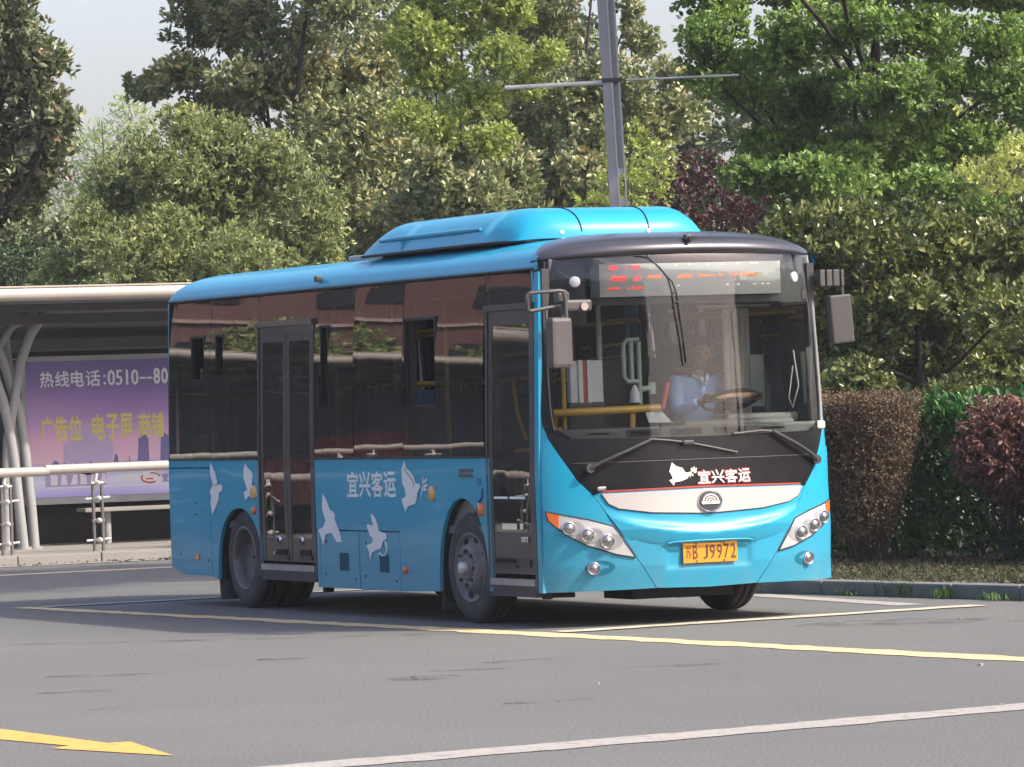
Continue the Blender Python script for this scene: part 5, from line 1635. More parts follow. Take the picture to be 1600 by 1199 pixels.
def clump_leaves(cl, rng, tips_m2, k, L, W, up=.5, spread=1.0, inner=.55, jit=.25, squash=1.0, droop=.15, down=0.0):
    Ps, Ds, Ls, Ws, Ts, tipl = [], [], [], [], [], []
    for (cx, cy, cz, r1, r2) in cl:
        rd = r1 * squash
        area = 4 * PI * ((r1 * r2 + r1 * rd + r2 * rd) / 3)
        nt_ = max(6, int(area * tips_m2))
        dirs = nrmv(rng.normal(size=(nt_, 3)))
        rr = inner + (1.04 - inner) * rng.rand(nt_, 1) ** .6
        # knobbly outline: each direction reaches out by its own amount
        kn = 1 + .22 * np.sin(dirs[:, :1] * 5.1 + cx * 3) * np.sin(dirs[:, 2:] * 4.7 + cz * 5) + rng.normal(size=(nt_, 1)) * .13
        loc = dirs * rr * kn * np.array([[r1, rd, r2]])
        tip = loc + np.array([[cx, cy, cz]])
        ax = nrmv(dirs * .7 + np.array([[0, 0, up]]) + rng.normal(size=(nt_, 3)) * .35)
        ct = rng.normal() * .10
        tt = rng.rand(nt_) * .34 + .26 + ct
        for j in range(k):
            dd = nrmv(ax + nrmv(rng.normal(size=(nt_, 3))) * spread + np.array([[0, 0, -down]]))
            off = rng.normal(size=(nt_, 3)) * L * jit
            Ps.append(tip + off); Ds.append(dd)
            s = rng.uniform(.45, 1.3, nt_)
            Ls.append(L * s); Ws.append(W * s * rng.uniform(.8, 1.15, nt_))
            Ts.append(tt + rng.normal(size=nt_) * .16 + (rng.rand(nt_) > .965) * .5)
        tipl.append(tip)
    return np.concatenate(Ps), np.concatenate(Ds), np.concatenate(Ls), np.concatenate(Ws), np.concatenate(Ts), tipl

def make_tree(name, label, cat, base, cl, leaf, bark, seed, tips_m2=26, k=7, L=.11, W=.024, up=.5, spread=1.0, r0=.16, squash=1.0, group=None, kind=None, droop=.15, down=0, inner=.55, zb=.1, limbs=True, jit=.25, layers=None):
    rng = np.random.RandomState(seed)
    sub = cl
    if layers:
        sub = []
        for (cx, cy, cz, r1, r2) in cl:
            for q in range(layers[0]):
                v = nrmv(rng.normal(size=3)) * rng.uniform(.25, .85)
                sub.append((cx + v[0] * r1, cy + v[1] * r1, cz + v[2] * r2, r1 * rng.uniform(.45, .68), r2 * layers[1] * rng.uniform(.85, 1.3)))
    P, D, Ls, Ws, Ts, tips = clump_leaves(sub, rng, tips_m2, k, L, W, up, spread, inner, jit, squash, droop, down)
    if layers: tips = [np.concatenate(tips[i * layers[0]:(i + 1) * layers[0]]) for i in range(len(cl))]
    root = thing(name, (base[0], base[1], zb), label, cat, group)
    cr = link('crown', leaf_mesh('crown', P, D, Ls, Ws, Ts, rng, droop=droop), leaf, root)
    b = MB()
    ztop = max(c[2] for c in cl); cxm = np.mean([c[0] for c in cl]); cym = np.mean([c[1] for c in cl])
    zlow = min(c[2] for c in cl)
    tp = []
    for i in range(9):
        t = i / 8
        z = zb + (ztop - zb) * t
        tp.append(Vector((base[0] + (cxm - base[0]) * t ** 1.5 + rng.normal() * .04, base[1] + (cym - base[1]) * t ** 1.5 + rng.normal() * .04, z)))
    b.tube(tp, [r0 * (1.25 if i == 0 else 1) * (1 - .85 * i / 8) for i in range(9)], 8)
    if limbs:
        for ci, c in enumerate(cl):
            if limbs == 'few' and ci % 3: continue
            C = Vector(c[:3])
            zz = zb + max(.6, (C.z - zb) * rng.uniform(.55, .8))
            t = (zz - zb) / (ztop - zb) * 8
            i0 = min(7, int(t)); S0 = tp[i0].lerp(tp[i0 + 1], t - i0)
            mid = S0.lerp(C, .5) + Vector((rng.normal() * .12, rng.normal() * .12, -.08))
            rr = max(.018, r0 * .32)
            b.tube([S0, mid, C], [rr, rr * .7, rr * .4], 6)
            tl = tips[ci]
            for q in range(min(9, len(tl))):
                T = Vector(tl[rng.randint(len(tl))]); m2 = C.lerp(T, .5) + Vector((rng.normal() * .05, rng.normal() * .05, rng.normal() * .05))
                b.tube([C, m2, T], [rr * .38, rr * .25, .004], 4, caps=False)
    b.build('trunk', bark, root)
    return root

TREES = {"magnolia_left": {"base": [5.62, 30.85], "cl": [[6.08, 30.49, 8.24, 0.7, 0.7], [5.54, 31.14, 7.69, 0.71, 0.62], [6.05, 29.96, 7.14, 0.61, 0.52], [6.39, 30.21, 6.38, 0.63, 0.46], [6.61, 29.9, 6.57, 0.31, 0.26], [6.64, 29.82, 5.73, 0.3, 0.24], [6.48, 30.02, 5.7, 0.48, 0.39], [5.75, 30.56, 6.05, 0.61, 0.53], [6.15, 30.45, 5.21, 0.7, 0.54], [6.56, 30.45, 5.07, 0.4, 0.35], [5.59, 30.74, 4.92, 0.7, 0.61], [6.16, 30.83, 4.44, 0.71, 0.49], [6.28, 30.14, 4.01, 0.52, 0.33], [5.73, 31.28, 3.98, 0.62, 0.44], [6.17, 29.94, 7.93, 0.44, 0.44], [5.25, 31.21, 6.63, 0.71, 0.71], [4.97, 31.01, 5.56, 0.7, 0.7], [5.07, 31.16, 4.51, 0.7, 0.7]]},
 "willow_far": {"base": [13.95, 49.04], "cl": [[14.04, 48.88, 6.28, 0.55, 0.6], [14.46, 48.14, 6.97, 0.39, 0.48], [13.75, 49.17, 5.44, 0.57, 0.69], [14.27, 48.78, 5.35, 0.57, 0.69], [14.82, 48.51, 6.36, 0.37, 0.46], [13.94, 48.79, 4.56, 0.8, 0.46], [13.33, 48.91, 4.69, 0.57, 0.57], [14.97, 48.7, 5.34, 0.46, 0.69]]},
 "bushy_tree": {"base": [6.72, 24.85], "cl": [[6.76, 24.88, 5.28, 0.45, 0.29], [7.31, 24.84, 5.19, 0.47, 0.34], [6.23, 24.78, 4.83, 0.5, 0.39], [7.69, 24.4, 4.75, 0.45, 0.41], [7.18, 25.14, 4.55, 0.86, 0.57], [6.06, 25.65, 4.47, 0.43, 0.45], [7.87, 23.82, 4.15, 0.42, 0.47], [6.21, 24.68, 3.85, 0.81, 0.48], [7.05, 24.09, 3.77, 0.85, 0.5], [8.14, 24.11, 3.51, 0.39, 0.37], [5.4, 24.82, 3.95, 0.32, 0.4], [5.27, 25.44, 3.58, 0.41, 0.24], [7.79, 24.54, 3.66, 0.57, 0.41], [6.59, 24.6, 3.36, 0.97, 0.32]]},
 "magnolia_big": {"base": [10.86, 32.86], "cl": [[10.62, 34.06, 7.46, 0.62, 0.45], [9.88, 33.39, 6.75, 0.52, 0.34], [9.77, 34.47, 6.48, 0.4, 0.19], [11.02, 33.27, 7.53, 0.8, 0.56], [11.58, 32.98, 6.62, 0.89, 0.61], [11.91, 31.66, 5.78, 0.88, 0.6], [13.23, 32.9, 5.23, 0.99, 0.62], [12.86, 30.73, 4.47, 0.83, 0.51], [11.91, 31.76, 4.53, 0.74, 0.56], [10.68, 32.75, 6.46, 0.7, 0.51], [10.32, 33.74, 8.33, 0.66, 0.56], [10.88, 32.08, 8.45, 0.83, 0.65], [12.75, 32.84, 6.79, 0.75, 0.57], [10.59, 34.12, 6.28, 0.57, 0.43], [11.18, 31.87, 5.29, 0.74, 0.51], [12.7, 32.23, 4.17, 0.84, 0.37], [11.62, 31.29, 7.64, 0.73, 0.55], [12.14, 31.96, 8.63, 0.84, 0.56], [13.41, 30.57, 4.91, 0.64, 0.55], [11.02, 26.72, 4.81, 0.52, 0.43], [11.4, 26.55, 4.36, 0.52, 0.34], [10.97, 27.29, 4.23, 0.52, 0.35]]},
 "camphor_yellow": {"base": [13.4, 31.7], "cl": [[10.82, 26.98, 6.64, 0.48, 0.4], [11.66, 27.46, 6.89, 0.66, 0.45], [11.87, 26.48, 6.38, 0.47, 0.36], [11.38, 27.65, 6.17, 0.49, 0.31], [11.67, 26.95, 5.72, 0.49, 0.29], [10.94, 27.44, 7.11, 0.42, 0.33], [12.28, 27.03, 6.95, 0.39, 0.33], [12.29, 26.71, 5.96, 0.28, 0.19], [11.28, 26.87, 7.66, 0.69, 0.52], [11.63, 26.58, 5.14, 0.48, 0.29], [10.65, 26.88, 5.59, 0.31, 0.21], [12.13, 27.06, 7.6, 0.52, 0.44], [12.5, 26.51, 6.34, 0.31, 0.24], [11.07, 26.79, 5.41, 0.34, 0.21]]},
 "magnolia_mid": {"base": [16.37, 34.74], "cl": [[16.77, 35.39, 7.44, 0.66, 0.66], [16.62, 34.23, 6.36, 0.77, 0.55], [16.39, 35.41, 5.99, 0.66, 0.66], [16.52, 33.64, 5.39, 0.56, 0.56], [17.1, 33.51, 6.5, 0.45, 0.55], [17.77, 34.28, 7.23, 0.32, 0.36], [16.39, 34.77, 4.91, 0.79, 0.49], [17.71, 33.92, 5.89, 0.49, 0.51], [15.6, 34.71, 4.82, 0.69, 0.49], [17.67, 34.38, 7.65, 0.2, 0.26], [16.59, 34.46, 8.44, 0.79, 0.59], [17.56, 34.68, 8.17, 0.2, 0.4], [16.99, 34.47, 4.5, 0.79, 0.39], [18.26, 34.02, 6.09, 0.44, 0.4], [18.25, 34.17, 6.64, 0.3, 0.3]]},
 "pale_round": {"base": [11.24, 21.69], "cl": [[11.13, 21.16, 4.76, 0.33, 0.33], [11.83, 21.77, 4.58, 0.31, 0.29], [11.09, 21.66, 4.34, 0.26, 0.24], [11.64, 21.78, 4.26, 0.39, 0.24], [11.26, 22.3, 4.06, 0.32, 0.24]]},
 "maroon_tree": {"base": [10.89, 18.55], "cl": [[10.89, 19.03, 4.38, 0.29, 0.25], [11.2, 19.01, 4.09, 0.4, 0.32], [11.47, 18.76, 3.88, 0.38, 0.29], [11.03, 18.51, 3.73, 0.46, 0.23], [11.35, 17.97, 3.69, 0.38, 0.26], [10.28, 18.17, 3.95, 0.26, 0.23], [11.34, 18.24, 4.16, 0.3, 0.23]]},
 "camphor_right": {"base": [12.76, 17.7], "cl": [[8.89, 11.74, 6.77, 0.8, 0.47], [9.8, 11.33, 6.73, 0.8, 0.47], [10.65, 10.94, 6.7, 0.73, 0.47], [9.27, 11.56, 7.42, 0.8, 0.47], [10.18, 11.15, 7.39, 0.8, 0.47], [9.72, 11.36, 8.07, 0.73, 0.47], [8.09, 12.11, 6.53, 0.53, 0.4], [10.31, 14.42, 4.14, 0.57, 0.33], [11.57, 14.93, 4.16, 0.58, 0.33], [12.22, 14.62, 4.49, 0.43, 0.33], [9.78, 14.94, 4.14, 0.43, 0.28], [12.1, 13.9, 3.63, 0.5, 0.28], [10.3, 14.89, 3.71, 0.5, 0.28], [9.57, 15.65, 5.8, 0.42, 0.32], [10.03, 15.07, 5.61, 0.5, 0.4], [10.59, 14.45, 5.7, 0.57, 0.39], [11.59, 14.57, 5.68, 0.5, 0.39], [12.18, 13.91, 5.55, 0.43, 0.34], [10.34, 16.32, 5.16, 0.47, 0.39], [11.06, 16.14, 5.0, 0.54, 0.38], [10.88, 14.22, 5.01, 0.54, 0.4], [12.19, 15.08, 5.21, 0.48, 0.36], [12.68, 14.58, 4.96, 0.43, 0.39], [10.73, 16.18, 4.46, 0.48, 0.34], [11.31, 15.41, 4.48, 0.58, 0.33], [10.98, 15.3, 3.97, 0.65, 0.29], [11.97, 15.19, 4.46, 0.45, 0.33], [9.4, 15.66, 5.34, 0.29, 0.29], [10.25, 15.95, 4.59, 0.3, 0.26], [10.82, 15.97, 6.52, 0.73, 0.44], [11.47, 14.89, 6.49, 0.79, 0.43], [13.0, 15.23, 6.54, 0.73, 0.44], [10.01, 16.3, 6.48, 0.51, 0.36], [13.68, 15.02, 5.64, 0.59, 0.51], [12.94, 13.57, 4.67, 0.57, 0.5], [9.74, 15.8, 6.14, 0.43, 0.26], [10.86, 16.22, 6.27, 0.51, 0.26], [11.37, 15.34, 6.2, 0.51, 0.26], [12.37, 15.34, 6.17, 0.51, 0.26], [13.21, 15.2, 6.05, 0.44, 0.26], [11.38, 14.32, 3.88, 0.5, 0.26]]},
 "pale_yellow": {"base": [23.57, 33.66], "cl": [[23.66, 33.95, 5.39, 0.47, 0.43], [23.65, 32.96, 5.11, 0.4, 0.46], [23.21, 33.96, 5.8, 0.28, 0.37], [24.48, 33.54, 5.46, 0.51, 0.51], [23.65, 33.59, 4.66, 0.51, 0.41], [23.03, 33.51, 4.86, 0.36, 0.4]]},
 "osmanthus": {"base": [9.1, 10.57], "cl": [[7.8, 10.59, 3.23, 0.43, 0.3], [8.27, 10.1, 3.22, 0.55, 0.35], [9.23, 10.44, 3.22, 0.56, 0.35], [10.1, 10.5, 3.21, 0.53, 0.36], [8.77, 10.57, 2.65, 0.56, 0.36], [9.41, 10.4, 2.57, 0.56, 0.37], [9.62, 9.47, 2.47, 0.45, 0.36], [8.6, 10.77, 2.15, 0.39, 0.37], [9.51, 11.15, 1.94, 0.57, 0.37], [10.1, 10.73, 1.85, 0.53, 0.37], [8.53, 11.23, 2.76, 0.37, 0.37], [8.2, 10.29, 1.7, 0.39, 0.26], [10.77, 10.49, 3.01, 0.46, 0.46], [10.78, 10.43, 2.22, 0.46, 0.46], [7.75, 10.59, 2.82, 0.32, 0.32], [8.27, 11.18, 2.3, 0.33, 0.39], [9.07, 9.74, 1.47, 0.58, 0.26], [9.91, 9.52, 1.63, 0.45, 0.32]]},
 "dark_bush": {"base": [5.54, 28.69], "cl": [[5.53, 28.22, 3.81, 0.59, 0.29], [6.3, 28.64, 3.64, 0.51, 0.24], [4.88, 28.66, 3.8, 0.59, 0.34]]},
 "far_wood": {"base": [25.59, 56.92], "cl": [[23.83, 60.13, 6.19, 2.0, 2.0], [24.5, 55.07, 6.55, 2.05, 2.17], [28.13, 58.57, 6.59, 1.88, 2.15], [29.83, 59.04, 6.05, 1.49, 1.76], [31.72, 58.24, 6.53, 1.63, 2.03], [31.96, 53.57, 6.64, 2.21, 2.21], [34.8, 53.65, 5.3, 2.11, 1.98], [24.38, 59.85, 8.57, 1.47, 1.47], [26.97, 57.49, 8.65, 1.32, 1.32], [32.55, 55.67, 4.11, 2.66, 1.6], [32.78, 49.52, 3.62, 2.01, 1.63], [20.7, 57.35, 5.69, 1.93, 1.41], [18.02, 56.46, 5.06, 1.89, 0.88], [17.91, 63.53, 4.83, 2.02, 0.67], [35.4, 51.29, 6.21, 1.94, 2.59], [25.16, 58.67, 4.24, 3.98, 1.19], [27.86, 53.72, 3.87, 3.84, 1.15], [32.83, 52.26, 2.29, 3.87, 1.16], [14.37, 57.69, 5.8, 1.38, 1.5]]}}
def T(k): return TREES[k]['base'], [tuple(c) for c in TREES[k]['cl']]
SPEC = {
 'magnolia_left': ('magnolia_tree', 'dark evergreen magnolia across the sky gap from all other trees', 'tree', L_MAG, BARKD, dict(tips_m2=34, k=8, L=.12, W=.027, layers=(8, .55))),
 'willow_far': ('willow_tree', 'wispy pale green tree in the sky gap behind the shelter', 'tree', L_WIL, BARK, dict(tips_m2=34, k=9, L=.14, W=.011, up=.2, spread=.9, r0=.07, inner=.3, jit=.6)),
 'bushy_tree': ('bushy_tree', 'rounded yellow green bushy tree rising just behind the shelter roof', 'tree', L_BUSHY, BARK, dict(tips_m2=62, k=8, L=.075, W=.015, up=1.1, r0=.06, layers=(8, .65), limbs='few')),
 'magnolia_big': ('magnolia_tree', 'large spreading magnolia with bronze leaf backs behind the bus roof', 'tree', L_MAG2, BARKD, dict(tips_m2=34, k=8, L=.115, W=.026, r0=.11, layers=(8, .5), limbs='few')),
 'camphor_yellow': ('camphor_tree', 'yellow green camphor tree standing between two dark magnolias', 'tree', L_CAMY, BARK, dict(tips_m2=74, k=8, L=.068, W=.018, up=.7, r0=.07, layers=(8, .42), limbs='few')),
 'magnolia_mid': ('magnolia_tree', 'grey green magnolia directly behind the steel pole', 'tree', L_MAG2, BARKD, dict(tips_m2=34, k=8, L=.11, W=.026, r0=.09, layers=(8, .5), limbs='few')),
 'pale_round': ('small_tree', 'small pale green round tree beside the foot of the pole', 'tree', L_PALE, BARK, dict(tips_m2=60, k=8, L=.065, W=.016, up=.7, r0=.05)),
 'maroon_tree': ('plum_tree', 'dark maroon plum tree just behind the bus front roof', 'tree', L_MAR, BARKD, dict(tips_m2=44, k=7, L=.075, W=.019, r0=.07)),
 'camphor_right': ('camphor_tree', 'tallest bright green camphor tree spreading above the clipped hedge and shrubs', 'tree', L_CAMG, BARKD, dict(tips_m2=80, k=8, L=.072, W=.020, up=.6, r0=.12, limbs='few', layers=(8, .42))),
 'pale_yellow': ('small_tree', 'pale yellow tree seen between the camphor and the glossy shrub tree', 'tree', L_PALE2, BARK, dict(tips_m2=60, k=7, L=.075, W=.019, up=.7, r0=.08)),
 'osmanthus': ('osmanthus_tree', 'broad glossy leaved tree directly above the clipped laurel hedge', 'tree', L_OSM, BARKD, dict(tips_m2=64, k=8, L=.080, W=.021, up=.7, r0=.08, limbs='few', layers=(8, .5))),
 'dark_bush': ('dark_bush', 'low dark bush peeping over the shelter roof below the magnolia', 'bush', L_DARK, BARKD, dict(tips_m2=60, k=8, L=.07, W=.014, r0=.05)),
}
for i, (k_, (nm, lab, cat, lf, bk, kw)) in enumerate(SPEC.items()):
    base, cl = T(k_)
    make_tree(nm, lab, cat, base, cl, lf, bk, 100 + i, **kw)
# the wood closing the view far behind: one mass
make_tree('tall_tree', 'tall tree whose high crown shades the lane behind the bus', 'tree', (9.2, 5.6), [(4.4, 6.4, 9.7, 1.5, 1.0), (5.6, 6.8, 9.9, 1.5, 1.0), (6.8, 6.4, 9.5, 1.6, 1.1), (8.0, 6.8, 10.0, 1.7, 1.1), (9.2, 7.0, 9.5, 1.6, 1.1), (10.4, 7.4, 9.7, 1.6, 1.1), (6.2, 8.2, 10.1, 1.6, 1.0), (8.2, 8.6, 10.3, 1.8, 1.2), (10.2, 9.0, 9.9, 1.7, 1.1), (3.2, 6.6, 9.5, 1.2, .8)], L_CAMG, BARKD, 160, tips_m2=26, k=8, L=.12, W=.038, r0=.10, limbs='few')
base, cl = T('far_wood')
rng = np.random.RandomState(77)
P, D, Ls, Ws, Ts, tips = clump_leaves(cl, rng, 20, 7, .17, .05, .4, 1.0, .5, .3, 1.0)
fwd = link('far_wood', leaf_mesh('far_wood', P, D, Ls, Ws, Ts, rng), L_FAR); fwd['kind'] = 'stuff'

# clipped laurel hedge
def box_leaves(x0, x1, y0, y1, z0, z1, n, rng, shell=.16):
    p = rng.rand(n, 3)
    sd = rng.randint(0, 4, n)
    q = p.copy()
    e = rng.rand(n) ** 1.6 * shell
    Lx, Ly, Lz = x1 - x0, y1 - y0, z1 - z0
    out = np.zeros((n, 3))
    q[:, 0] = x0 + p[:, 0] * Lx; q[:, 1] = y0 + p[:, 1] * Ly; q[:, 2] = z0 + p[:, 2] * Lz
    m = sd == 0; q[m, 2] = z1 - e[m]; out[m] = (0, 0, 1)
    m = sd == 1; q[m, 1] = y0 + e[m]; out[m] = (0, -1, .3)
    m = sd == 2; q[m, 0] = x0 + e[m]; out[m] = (-1, 0, .3)
    m = sd == 3; q[m, 1] = y1 - e[m]; out[m] = (0, 1, .3)
    return q, out
rng = np.random.RandomState(5)
HX0, HX1, HY0, HY1, HZ = 7.15, 9.4, -2.0, 13.0, 1.50
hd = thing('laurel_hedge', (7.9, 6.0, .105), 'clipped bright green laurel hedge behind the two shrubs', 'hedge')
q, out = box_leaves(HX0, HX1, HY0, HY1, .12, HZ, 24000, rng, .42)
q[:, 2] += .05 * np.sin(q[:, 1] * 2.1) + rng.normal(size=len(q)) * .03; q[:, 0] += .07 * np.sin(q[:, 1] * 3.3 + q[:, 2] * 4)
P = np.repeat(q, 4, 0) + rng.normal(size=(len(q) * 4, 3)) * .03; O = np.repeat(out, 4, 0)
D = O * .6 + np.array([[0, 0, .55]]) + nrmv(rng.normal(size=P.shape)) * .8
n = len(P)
link('crown', leaf_mesh('crown', P, D, rng.uniform(.07, .125, n), rng.uniform(.016, .026, n), np.repeat(rng.rand(len(q)) * .5 + .05, 4) + .28 * np.clip((P[:, 2] - 1.1) / .4, 0, 1) * rng.rand(n) + rng.normal(size=n) * .1, rng, droop=.2), L_LAUR, hd)  # leaf tone raised near the top, painting the hedge's lit upper edge
b = MB()
for i in range(160):
    x, y = rng.uniform(HX0 + .15, HX1 - .2), rng.uniform(HY0, HY1)
    b.tube([(x, y, .1), (x + rng.normal() * .08, y + rng.normal() * .08, .7), (x + rng.normal() * .15, y + rng.normal() * .15, 1.3)], [.016, .012, .006], 5, caps=False)
b.build('stems', BARKD, hd)

# bronze shrub: bare fanning stems under a flat clipped head
bs = thing('bronze_shrub', (6.45, 6.85, .105), 'brown clipped shrub with bare fanning stems beside the bus front', 'shrub')
rng = np.random.RandomState(8)
n0 = 11000
th = rng.rand(n0) * 2 * PI; rr = np.sqrt(rng.rand(n0))
zt = rng.rand(n0) ** .7
R0 = .30 + .27 * zt
q = np.stack([6.38 + np.cos(th) * rr * R0, 6.80 + np.sin(th) * rr * R0 * 1.1, .30 + 1.33 * zt + .03 * np.sin(th * 5)], 1)
keep = rng.rand(n0) < (.22 + .78 * zt ** 1.8); q = q[keep]
P = np.repeat(q, 6, 0) + rng.normal(size=(len(q) * 6, 3)) * .025
n = len(P)
D = nrmv(rng.normal(size=(n, 3))) + np.array([[0, 0, .5]])
link('crown', leaf_mesh('crown', P, D, rng.uniform(.020, .038, n), rng.uniform(.006, .010, n), rng.rand(n) * .35 + .3 + .1 * (P[:, 2] < 1.2), rng), L_BROWN, bs)
b = MB()
for i in range(70):
    a = rng.rand() * 2 * PI; r_ = .16 * math.sqrt(rng.rand()); rt = math.sqrt(rng.rand()) * .62
    x, y = 6.45 + math.cos(a) * r_, 6.85 + math.sin(a) * r_
    zt_ = rng.uniform(1.1, 1.58)
    p = [Vector((x, y, .1))]
    for t in (.3, .6, .85, 1.0):
        p.append(Vector((6.45 + math.cos(a) * (r_ + (rt - r_) * t ** 1.2) + rng.normal() * .02, 6.85 + math.sin(a) * (r_ + (rt - r_) * t ** 1.2) + rng.normal() * .02, .1 + (zt_ - .1) * t)))
    b.tube(p, [.010, .008, .007, .005, .003], 5, caps=False)
    for s in range(4):
        t0 = p[rng.randint(2, 5)]
        b.tube([t0, t0 + Vector((rng.normal() * .10, rng.normal() * .10, rng.uniform(.04, .16)))], [.004, .002], 4, caps=False)
b.build('stems', mat('shrub_stem', (.085, .055, .038), .9, var=.3, scale=8), bs)

# red clipped shrub on a short trunk
rs = thing('red_shrub', (6.84, 5.0, .105), 'round dark red clipped shrub in front of the hedge', 'shrub')
cl = [(6.78, 5.02, 1.20, .33, .36), (7.05, 4.9, 1.22, .36, .36), (6.95, 4.9, 1.02, .40, .30), (7.3, 4.75, 1.18, .36, .38), (6.66, 5.05, 1.08, .22, .24), (7.0, 5.1, 1.38, .30, .20), (6.92, 4.95, .86, .30, .20), (7.15, 4.85, .92, .30, .22)]
P, D, Ls, Ws, Ts, tips = clump_leaves(cl, np.random.RandomState(4), 210, 7, .062, .013, .1, 1.0, .6, .3, 1.0, .2, .35)
link('crown', leaf_mesh('crown', P, D, Ls, Ws, Ts + .12 * np.clip((P[:, 2] - 1.25) / .3, 0, 1), np.random.RandomState(3), droop=.3), L_RED, rs)  # tone lifted towards the top, painting the highlight on the crown
b = MB()
for i in range(9): b.tube([(6.86 + rnd.uniform(-.04, .04), 5.0 + rnd.uniform(-.04, .04), .1), (6.88 + rnd.uniform(-.12, .12), 5.0 + rnd.uniform(-.1, .1), .55), (6.9 + rnd.uniform(-.35, .4), 4.95 + rnd.uniform(-.2, .2), 1.1)], [.022, .016, .008], 6)
b.build('stems', BARKD, rs)
# strap leaved plant at the frame edge
pl = thing('strap_leaf_plant', (7.02, 4.75, .105), 'low strap leaved plant under the red shrub', 'plant')
b = MB()
for i in range(16):
    a = 2 * PI * i / 16 + rnd.uniform(-.2, .2); Lh = rnd.uniform(.35, .6); el = rnd.uniform(.5, 1.2)
    p = [Vector((7.02, 4.75, .12)) + Vector((math.cos(a) * Lh * t, math.sin(a) * Lh * t, Lh * el * t - .55 * Lh * t * t)) for t in (0, .25, .5, .75, 1)]
    s = Vector((-math.sin(a), math.cos(a), 0))
    vs = []
    for q_, w_ in zip(p, (.012, .03, .034, .024, .002)): vs += [q_ - s * w_, q_ + Vector((0, 0, -.008)), q_ + s * w_]
    b.add(vs, [f for k in range(4) for f in ((3 * k, 3 * k + 1, 3 * k + 4, 3 * k + 3), (3 * k + 1, 3 * k + 2, 3 * k + 5, 3 * k + 4))], 0, True)
b.build('leaf_blades', L_LAUR, pl)

# grass in the kerb joints, thin grass and fallen leaves on the bed
def blades(name, pts, hmin, hmax, wd, rng, m, kind='stuff'):
    n = len(pts); h = rng.uniform(hmin, hmax, n)
    D = np.stack([rng.normal(size=n) * .35, rng.normal(size=n) * .35, np.ones(n)], 1)
    o = link(name, leaf_mesh(name, pts, D, h, np.full(n, wd), rng.rand(n), rng, .2, .25), m)
    o['kind'] = kind
    return o
rng = np.random.RandomState(21)
for (cx_, cy_, r1, hm, nn) in ((4.22, 2.15, .30, .13, 260), (4.20, 1.35, .10, .10, 70), (4.22, .62, .14, .07, 60), (4.05, 2.7, .2, .06, 40)):
    t = thing('grass_tuft', (cx_, cy_, 0), {2.15: 'largest green grass tuft growing at the foot of the bed kerb', 1.35: 'small grass tuft in the kerb joint next to the largest tuft', .62: 'lowest grass tuft at the kerb nearest the frame edge', 2.7: 'thin short grass tuft between the largest one and the bus'}[cy_], 'grass tuft')
    pts = np.stack([cx_ - .06 + rng.normal(size=nn) * .05, cy_ + rng.normal(size=nn) * r1 * .6, np.full(nn, .004)], 1)
    h = rng.uniform(hm * .5, hm * 1.2, nn)
    D = np.stack([rng.normal(size=nn) * .4, rng.normal(size=nn) * .4, np.ones(nn)], 1)
    link('blades', leaf_mesh('blades', pts, D, h, np.full(nn, .006), rng.rand(nn), rng, .2, .25), L_TUFT, t)['kind'] = 'stuff'
nn = 9000
yy = rng.uniform(-3, 12, nn); xk = np.interp(yy, [-3, .4, 4, 7, 9.5, 13], [4.6, 4.5, 4.1, 3.85, 3.8, 4.6])
pts = np.stack([xk + rng.rand(nn) ** 1.3 * 3.6, yy, np.full(nn, .106)], 1)
blades('bed_grass', pts, .02, .075, .005, rng, L_GRASS)
nn = 5000
yy = rng.uniform(-3, 12, nn); xk = np.interp(yy, [-3, .4, 4, 7, 9.5, 13], [4.6, 4.5, 4.1, 3.85, 3.8, 4.6])
pts = np.stack([xk + rng.rand(nn) * 3.6, yy, rng.uniform(.108, .13, nn)], 1)
D = np.stack([rng.normal(size=nn), rng.normal(size=nn), rng.normal(size=nn) * .25], 1)
o = link('fallen_leaves', leaf_mesh('fallen_leaves', pts, D, rng.uniform(.03, .07, nn), rng.uniform(.008, .018, nn), rng.rand(nn), rng), L_LITTER); o['kind'] = 'stuff'
nn = 260
pts = np.stack([rng.uniform(-1, 8.5, nn), 20.40 - rng.rand(nn) ** 2 * .5, rng.uniform(.006, .02, nn)], 1)
D = np.stack([rng.normal(size=nn), rng.normal(size=nn), rng.normal(size=nn) * .15], 1)
o = link('gutter_leaves', leaf_mesh('gutter_leaves', pts, D, rng.uniform(.03, .06, nn), rng.uniform(.01, .018, nn), rng.rand(nn), rng), L_LITTER); o['kind'] = 'stuff'

